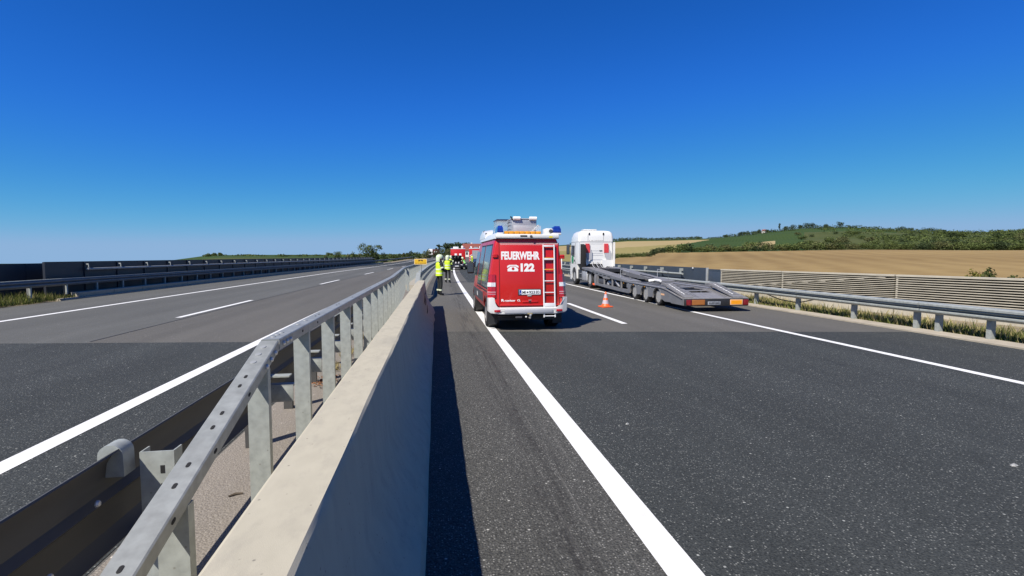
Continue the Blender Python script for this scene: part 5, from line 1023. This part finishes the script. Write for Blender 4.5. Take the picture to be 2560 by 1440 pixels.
# ------------------------------------------------------------------ people
M['jacket'] = mat('dark_turnout_cloth', (0.012, 0.015, 0.014), 0.85, var=0.3, scale=12); M['hivis'] = mat('hivis_yellow', (0.62, 0.85, 0.02), 0.6, var=0.12, scale=9)
M['hivis_g'] = mat('hivis_green', (0.16, 0.62, 0.08), 0.6, var=0.12, scale=9); M['band'] = mat('reflective_band', (0.72, 0.78, 0.55), 0.4, var=0.08)
M['helmet'] = mat('pale_luminous_helmet', (0.70, 0.80, 0.52), 0.3, var=0.05, coat=0.4); M['helmet_y'] = mat('yellow_helmet', (0.80, 0.85, 0.12), 0.3, var=0.05, coat=0.4)
M['skin'] = mat('skin', (0.50, 0.28, 0.19), 0.6, var=0.05); M['glove'] = mat('pale_glove', (0.55, 0.58, 0.50), 0.7, var=0.1)
def person(label, loc, rot, pose, vest, helmet, s=1.0, glove='jacket', grp=None):
    """one continuous skinned body, clothing and helmet as parts; local +y is forward"""
    Pn = thing('person', label, 'person', loc, rot, grp); Pn.scale = (s, s, s)
    J = dict(pelvis=(0, 0, 0.96), waist=(0, 0, 1.10), chest=(0, 0.01, 1.32), neck=(0, 0.0, 1.49), jaw=(0, 0.03, 1.57), head=(0, 0.02, 1.66), crown=(0, 0.0, 1.735), nose=(0, 0.115, 1.63),
             shL=(-0.19, 0, 1.42), elL=(-0.26, -0.03, 1.15), wrL=(-0.24, 0.06, 0.93), shR=(0.19, 0, 1.42), elR=(0.26, -0.03, 1.15), wrR=(0.24, 0.06, 0.93),
             hiL=(-0.10, 0, 0.90), knL=(-0.12, 0.03, 0.50), anL=(-0.13, -0.02, 0.09), toL=(-0.15, 0.15, 0.04), hiR=(0.10, 0, 0.90), knR=(0.12, 0.03, 0.50), anR=(0.13, -0.02, 0.09), toR=(0.15, 0.15, 0.04))
    J.update(pose)
    Rd = dict(pelvis=0.155, waist=0.14, chest=0.165, neck=0.062, jaw=0.072, head=0.092, crown=0.07, nose=0.016, shL=0.085, elL=0.06, wrL=0.042, shR=0.085, elR=0.06, wrR=0.042, hiL=0.10, knL=0.075, anL=0.062, toL=0.045, hiR=0.10, knR=0.075, anR=0.062, toR=0.045)
    E = [('pelvis', 'waist'), ('waist', 'chest'), ('chest', 'neck'), ('neck', 'jaw'), ('jaw', 'head'), ('head', 'crown'), ('head', 'nose')]
    for q in 'LR': E += [('chest', 'sh'+q), ('sh'+q, 'el'+q), ('el'+q, 'wr'+q), ('pelvis', 'hi'+q), ('hi'+q, 'kn'+q), ('kn'+q, 'an'+q), ('an'+q, 'to'+q)]
    for q, sd in (('L', -1), ('R', 1)):       # palm and five fingers
        w = Vector(J['wr'+q]); e = Vector(J['el'+q]); d = (w-e).normalized(); sidev = d.cross(Vector((0, 1, 0.3))).normalized(); bend = sidev.cross(d).normalized()
        J['pa'+q] = tuple(w+d*0.075); Rd['pa'+q] = 0.034; E.append(('wr'+q, 'pa'+q))
        for k in range(4):
            b0 = w+d*0.085+sidev*(0.013*(k-1.5)*1.6); ln = (0.068, 0.078, 0.072, 0.055)[k]
            for nm, pt, r in (('a', b0+d*ln*0.5, 0.0105), ('b', b0+d*ln*0.85-bend*ln*0.35, 0.009)): J['f%d%s%s' % (k, nm, q)] = tuple(pt); Rd['f%d%s%s' % (k, nm, q)] = r
            E += [('pa'+q, 'f%da%s' % (k, q)), ('f%da%s' % (k, q), 'f%db%s' % (k, q))]
        J['tha'+q] = tuple(w+d*0.05+sidev*0.045*-sd); J['thb'+q] = tuple(w+d*0.085+sidev*0.062*-sd); Rd['tha'+q] = 0.013; Rd['thb'+q] = 0.010; E += [('wr'+q, 'tha'+q), ('tha'+q, 'thb'+q)]
    names = list(J); me = bpy.data.meshes.new('b'); me.from_pydata([J[k] for k in names], [(names.index(a), names.index(b)) for a, b in E], [])
    o = bpy.data.objects.new('b', me); COL.objects.link(o); sk = o.modifiers.new('s', 'SKIN'); sk.use_smooth_shade = True
    for i, k in enumerate(names):
        r = Rd[k]; me.skin_vertices[0].data[i].radius = (r, r*0.78 if k in ('chest', 'waist', 'pelvis') else r); me.skin_vertices[0].data[i].use_root = (k == 'pelvis')
    ss = o.modifiers.new('u', 'SUBSURF'); ss.levels = 1; ss.render_levels = 1
    dg = bpy.context.evaluated_depsgraph_get(); bm_ = bpy.data.meshes.new_from_object(o.evaluated_get(dg)); bpy.data.objects.remove(o, do_unlink=True)
    for m in ('jacket', 'skin', glove, 'dark'): bm_.materials.append(M[m])
    hands = [Vector(J['pa'+q]) for q in 'LR']; nk = J['neck'][2]
    for p in bm_.polygons:
        c = p.center; k = 0
        if c.z > nk+0.05 and (c-Vector(J['head'])).length < 0.22: k = 1
        if any((c-hh).length < 0.11 for hh in hands): k = 2
        if c.z < 0.13: k = 3
        p.material_index = k; p.use_smooth = True
    link('body', bm_, Pn)
    # vest follows pelvis - chest - neck
    P0, P1, P2 = Vector(J['pelvis']), Vector(J['chest']), Vector(J['neck'])
    def at(t): return P0.lerp(P1, t/0.65) if t < 0.65 else P1.lerp(P2, (t-0.65)/0.35)
    def ring(t, rx, ry, n=16): c = at(t); return [(c.x+rx*math.cos(2*math.pi*k/n), c.y+ry*math.sin(2*math.pi*k/n), c.z) for k in range(n)]
    vr = [(-0.16, 0.215, 0.165), (0.1, 0.205, 0.158), (0.35, 0.20, 0.155), (0.62, 0.222, 0.168), (0.80, 0.225, 0.160), (0.90, 0.18, 0.135), (0.98, 0.10, 0.10)]
    vo = MB().loft([ring(*a) for a in vr], caps=False).build('vest', M[vest], Pn, 60)
    for t in (0.05, 0.36): MB().loft([ring(t-0.05, 0.213, 0.166), ring(t+0.05, 0.211, 0.164)], caps=False).build('reflective_stripe', M['band'], vo, 60)
    for q in 'LR':
        a, b = Vector(J['kn'+q]), Vector(J['an'+q]); c = a.lerp(b, 0.62); MB().lathe([(0.083, -0.03), (0.083, 0.03)], tuple(c), 12).build('leg_stripe', M['band'], Pn, 60)
        a, b = Vector(J['sh'+q]), Vector(J['el'+q]); c = a.lerp(b, 0.72); dd = (b-a).normalized()*0.03; MB().tube([tuple(c-dd), tuple(c+dd)], 0.078, 12).build('arm_stripe', M['band'], Pn, 60)
    hd = Vector(J['head'])+Vector((0, -0.005, 0.005))
    H = MB().lathe([(0.150, -0.035), (0.158, 0.0), (0.150, 0.06), (0.122, 0.115), (0.07, 0.148), (0.001, 0.157)], (0, 0, 0), 20).build('helmet', M[helmet], Pn, 50); H.location = hd; H.scale = (0.9, 1.08, 1)
    MB().loft([[(0.155*math.cos(a)*k, 0.155*math.sin(a)*k, z) for a in [R(200+14*i) for i in range(11)]] for k, z in ((1.0, -0.02), (1.02, -0.10), (0.95, -0.17))], caps=False, closed=False).build('neck_guard', M[helmet], H, 60)
    MB().loft([[(0.152*math.cos(a)*k, 0.152*math.sin(a)*k, z) for a in [R(20+14*i) for i in range(11)]] for k, z in ((1.0, 0.02), (1.05, -0.03), (1.02, -0.09))], caps=False, closed=False).build('visor', M['glass'], H, 60)
    return Pn
person('firefighter in pale helmet and yellow vest standing close to the median railing', (0.34, 23.75, 0), R(-68), dict(elL=(-0.25, 0.05, 1.16), wrL=(-0.12, 0.24, 1.08), elR=(0.27, 0.04, 1.15), wrR=(0.10, 0.26, 1.12), toL=(-0.16, 0.16, 0.04)), 'hivis', 'helmet', 1.06)
person('firefighter in yellow vest holding both raised hands to the helmet', (1.06, 34.8, 0), R(-25), dict(elL=(-0.38, 0.12, 1.40), wrL=(-0.17, 0.20, 1.62), elR=(0.38, 0.12, 1.40), wrR=(0.17, 0.20, 1.62), knL=(-0.13, 0.05, 0.5)), 'hivis', 'helmet', 1.05, glove='glove')
person('firefighter in green vest leaning over beside the black car', (4.3, 66.8, rz(66.8)), R(60), dict(waist=(0, 0.05, 1.10), chest=(0, 0.16, 1.28), neck=(0, 0.27, 1.42), jaw=(0, 0.33, 1.48), head=(0, 0.35, 1.56), crown=(0, 0.34, 1.63), nose=(0, 0.45, 1.53), shL=(-0.19, 0.2, 1.36), shR=(0.19, 0.2, 1.36), elL=(-0.24, 0.36, 1.16), wrL=(-0.18, 0.52, 1.0), elR=(0.24, 0.36, 1.16), wrR=(0.18, 0.52, 1.02)), 'hivis_g', 'helmet', 1.0)
person('firefighter in yellow helmet and vest between the two dark cars', (5.25, 66.5, rz(66.5)), R(40), dict(elR=(0.25, 0.08, 1.18), wrR=(0.08, 0.28, 1.15), knL=(-0.13, 0.14, 0.5), anL=(-0.12, 0.2, 0.09), toL=(-0.12, 0.36, 0.04)), 'hivis', 'helmet_y', 1.02)
person('firefighter in pale helmet half hidden behind the one with raised hands', (2.05, 56.0, 0), R(-10), dict(elL=(-0.36, 0.1, 1.3), wrL=(-0.2, 0.25, 1.5)), 'hivis', 'helmet', 1.05)

# ------------------------------------------------------------------ cars at the accident
def car(name, label, loc, rot, paint, bonnet_up, grp=None):
    Cc = thing(name, label, 'car', loc, rot, grp)      # +y is the front
    def ring(y, hw, zb, zt, r=0.10): return [(-hw*0.94, y, zb), (-hw, y, zb+0.12), (-hw, y, zt-0.22), (-hw*0.96, y, zt-r*0.5), (-hw*0.82, y, zt), (hw*0.82, y, zt), (hw*0.96, y, zt-r*0.5), (hw, y, zt-0.22), (hw, y, zb+0.12), (hw*0.94, y, zb)]
    hood = 0.74 if bonnet_up else 0.93
    b = MB().loft([ring(-2.15, 0.74, 0.36, 0.80), ring(-2.05, 0.84, 0.26, 0.96), ring(-1.4, 0.89, 0.22, 0.98), ring(0.7, 0.89, 0.22, 0.97), ring(0.85, 0.89, 0.22, hood+0.02), ring(1.75, 0.86, 0.24, hood-0.05), ring(2.08, 0.78, 0.28, 0.72), ring(2.18, 0.66, 0.34, 0.60)]).build('body', M[paint], Cc, 40)
    MB().loft([[(-0.80, -1.95, 0.95), (0.80, -1.95, 0.95), (0.80, 0.95, 0.95), (-0.80, 0.95, 0.95)], [(-0.62, -1.55, 1.43), (0.62, -1.55, 1.43), (0.62, 0.15, 1.45), (-0.62, 0.15, 1.45)]]).build('windows', M['glass'], Cc)
    MB().loft([[(-0.64, -1.6, 1.42), (0.64, -1.6, 1.42), (0.64, 0.2, 1.44), (-0.64, 0.2, 1.44)], [(-0.56, -1.4, 1.49), (0.56, -1.4, 1.49), (0.56, 0.05, 1.50), (-0.56, 0.05, 1.50)]]).build('roof', M[paint], Cc, 40)
    for sd in (-1, 1):
        for y in (-1.35, 1.32): wheel(Cc, sd*0.80, y, 0.32, 0.21, sd, rimr=0.66)
        bx('headlight', M['lens_clear'], Cc, sd*0.64-0.13, sd*0.64+0.13, 2.0, 2.14, 0.58, 0.72, 0.03); bx('tail_light', M['lens_red'], Cc, sd*0.64-0.12, sd*0.64+0.12, -2.16, -2.05, 0.68, 0.84, 0.03)
        bx('mirror', M[paint], Cc, sd*0.98-0.09, sd*0.98+0.09, 0.6, 0.72, 0.92, 1.06, 0.03)
    bx('bumper', M['dark'], Cc, -0.6, 0.6, 2.08, 2.22, 0.30, 0.52, 0.03); bx('number_plate', M['platewhite'], Cc, -0.26, 0.26, 2.21, 2.23, 0.44, 0.555)
    if bonnet_up:
        MB().loft([[(-0.72, 0.92, 0.96), (0.72, 0.92, 0.96), (0.72, 0.96, 0.93), (-0.72, 0.96, 0.93)], [(-0.70, 0.75+0.62, 1.78), (0.70, 0.75+0.62, 1.78), (0.70, 1.42, 1.75), (-0.70, 1.42, 1.75)], [(-0.58, 1.5, 1.93), (0.58, 1.5, 1.93), (0.58, 1.54, 1.90), (-0.58, 1.54, 1.90)]]).build('bonnet', M[paint], Cc, 40)
        eb = bx('engine', M['dark'], Cc, -0.6, 0.6, 1.0, 1.8, 0.6, 0.84, 0.04)
        for x in (-0.28, 0.12): bx('engine_cap', M['lens_clear'], eb, x-0.09, x+0.09, 1.55, 1.82, 0.82, 1.05, 0.03)
        MB().tube([(0.6, 1.2, 0.85), (0.55, 1.38, 1.7)], 0.012, 6).build('bonnet_stay', M['dark'], Cc)
    else: bx('bonnet', M[paint], Cc, -0.7, 0.7, 0.9, 1.8, 0.93, 0.955, 0.012)
    return Cc
car('black_car', 'black car facing the firefighters with its bonnet raised', (3.3, 70.0, 0), R(180), 'black_paint', True)
car('dark_grey_car', 'dark grey car standing crosswise in front of the fire engines', (6.35, 71.5, 0), R(112), 'dkgrey_paint', False)

def fire_engine(label, loc, rot, style):
    Fe = thing('fire_engine', label, 'fire engine', loc, rot)   # -y is the rear
    bx('body', M['red'], Fe, -1.22, 1.22, -3.6, 0.9, 0.55, 3.0, 0.05); bx('cab', M['red'], Fe, -1.2, 1.2, 1.0, 3.4, 0.5, 2.85, 0.12)
    bx('roof_edge', M['white'], Fe, -1.22, 1.22, -3.62, 0.9, 3.0, 3.1, 0.02); bx('windscreen', M['glass'], Fe, -1.1, 1.1, 3.38, 3.42, 1.6, 2.6); bx('chassis', M['dark'], Fe, -1.0, 1.0, -3.5, 3.3, 0.3, 0.56)
    for sd in (-1, 1):
        for y in (-2.2, 2.2): wheel(Fe, sd*1.05, y, 0.48, 0.3, sd)
        bx('beacon', M['lens_blue'], Fe, sd*1.05-0.1, sd*1.05+0.1, -3.5, -3.3, 3.1, 3.26, 0.03); bx('tail_lamp', M['lens_red'], Fe, sd*1.1-0.08, sd*1.1+0.08, -3.63, -3.58, 0.8, 1.05)
        bx('side_shutter', M['alu'], Fe, sd*1.225-0.01, sd*1.225+0.01, -3.3, -1.0, 1.0, 2.7); bx('cab_window', M['glass'], Fe, sd*1.205-0.01, sd*1.205+0.01, 1.6, 3.0, 1.6, 2.5)
    if style == 'shutter':
        sh = bx('rear_shutter', M['alu'], Fe, -0.72, 0.72, -3.63, -3.59, 1.0, 2.75)
        for k in range(9): bx('shutter_slat', M['silver'], sh, -0.70, 0.70, -3.645, -3.628, 1.05+0.19*k, 1.20+0.19*k)
        for k in range(4):
            for sd in (-1, 1): MB().prism([(sd*0.95-0.18, 0.95+0.28*k), (sd*0.95+0.18, 1.15+0.28*k), (sd*0.95+0.18, 1.28+0.28*k), (sd*0.95-0.18, 1.08+0.28*k)], 'y', -3.64, -3.6).build('chevron', M['letter'], Fe)
        bx('roof_ladder', M['alu'], Fe, -0.4, 0.2, -3.4, 0.5, 3.12, 3.3)
        for x in (-0.9, 0.55): bx('roof_lamp', M['letter'], Fe, x-0.14, x+0.14, -3.5, -3.3, 3.11, 3.38, 0.03)
    else:
        bx('rear_panel', M['red'], Fe, -1.0, 1.0, -3.66, -3.59, 0.9, 2.7, 0.03)
        for x in (-0.35, 0.40): bx('rear_lamp', M['letter'], Fe, x-0.2, x+0.2, -3.69, -3.65, 1.85, 2.25, 0.02)
        bx('roof_box', M['white'], Fe, -0.8, 0.1, -3.4, -2.2, 3.1, 3.4, 0.03); bx('roof_lamp', M['letter'], Fe, 0.55, 0.9, -3.5, -3.2, 3.1, 3.55, 0.05)
    bx('bumper', M['silver'], Fe, -1.15, 1.15, -3.75, -3.6, 0.45, 0.62, 0.02); return Fe
fire_engine('red fire engine with white rear lamps behind the black car', (4.55, 88.0, rz(88)), R(-4), 'lamps')
fire_engine('red fire engine with silver roller shutter and striped corners behind the dark grey car', (7.35, 84.0, rz(84)), R(-4), 'shutter')
def lorry(label, loc, rot, m, panel):
    L_ = thing('far_lorry', label, 'lorry', loc, rot)
    bx('box_body', m, L_, -1.25, 1.25, 0, 7, 0.9, 3.6, 0.04); bx('cab', M['white'], L_, -1.2, 1.2, 7.2, 9.2, 0.6, 3.0, 0.1); bx('chassis', M['dark'], L_, -1.0, 1.0, 0.2, 9, 0.4, 0.9); bx('windscreen', M['glass'], L_, -1.1, 1.1, 9.19, 9.23, 1.7, 2.6)
    for sd in (-1, 1):
        for y in (1.2, 2.5, 8.2): wheel(L_, sd*1.02, y, 0.48, 0.3, sd)
    if panel: bx('warning_panel', M['letter'], L_, -0.7, 0.7, -0.06, 0.02, 1.9, 2.7); bx('panel_frame', M['lens_red'], L_, -0.85, 0.85, -0.04, 0.01, 1.75, 2.85)
    return L_
X_, Y_ = at_u(1078, 232); lorry('white box lorry on the far left carriageway', (X_, Y_, rz(Y_)), R(-5), M['white'], False)
X_, Y_ = at_u(1089, 222); lorry('dark red lorry with a pale warning panel on the far left carriageway', (X_, Y_, rz(Y_)), R(-5), mat('maroon_tarp', (0.07, 0.015, 0.012), 0.6), True)
# houses
M['rooftile'] = mat('red_roof_tile', (0.20, 0.05, 0.035), 0.8, var=0.2, scale=3); M['plaster'] = mat('white_plaster', (0.75, 0.72, 0.66), 0.8, var=0.06)
def house(label, loc, rot, w, l, h, rh):
    Hh = thing('house', label, 'house', loc, rot)
    bx('wall', M['plaster'], Hh, -w/2, w/2, -l/2, l/2, -1, h); rf_ = MB().prism([(-w/2-0.4, h-0.1), (0, h+rh), (w/2+0.4, h-0.1), (0, h+rh-0.3)], 'y', -l/2-0.4, l/2+0.4).build('roof', M['rooftile'], Hh)
    bx('chimney', M['plaster'], rf_, 0.6, 1.1, 0.5, 1.0, h+rh*0.4, h+rh+0.5)
    for sx in (-0.25, 0.25): bx('window', M['glass'], Hh, w*sx-0.5, w*sx+0.5, -l/2-0.03, -l/2+0.02, h-2, h-0.8)
    for sx in (-0.25, 0.25): bx('window', M['glass'], Hh, -w/2-0.03, -w/2+0.02, l*sx-0.5, l*sx+0.5, h-2, h-0.8)
    bx('door', M['bark'], Hh, -0.5, 0.5, -l/2-0.04, -l/2+0.02, 0, 2.1)
x, y = at_u(1183, 235); house('house with dark red tiled roof behind the fire engines', (x, y, 1.2), R(75), 7, 9, 3.2, 3.2)
x, y = at_u(1907, 860); house('small white house among the trees on the hill crest', (x, y, terr(x, y)+0.5), R(30), 4.5, 5, 3.4, 1.6)
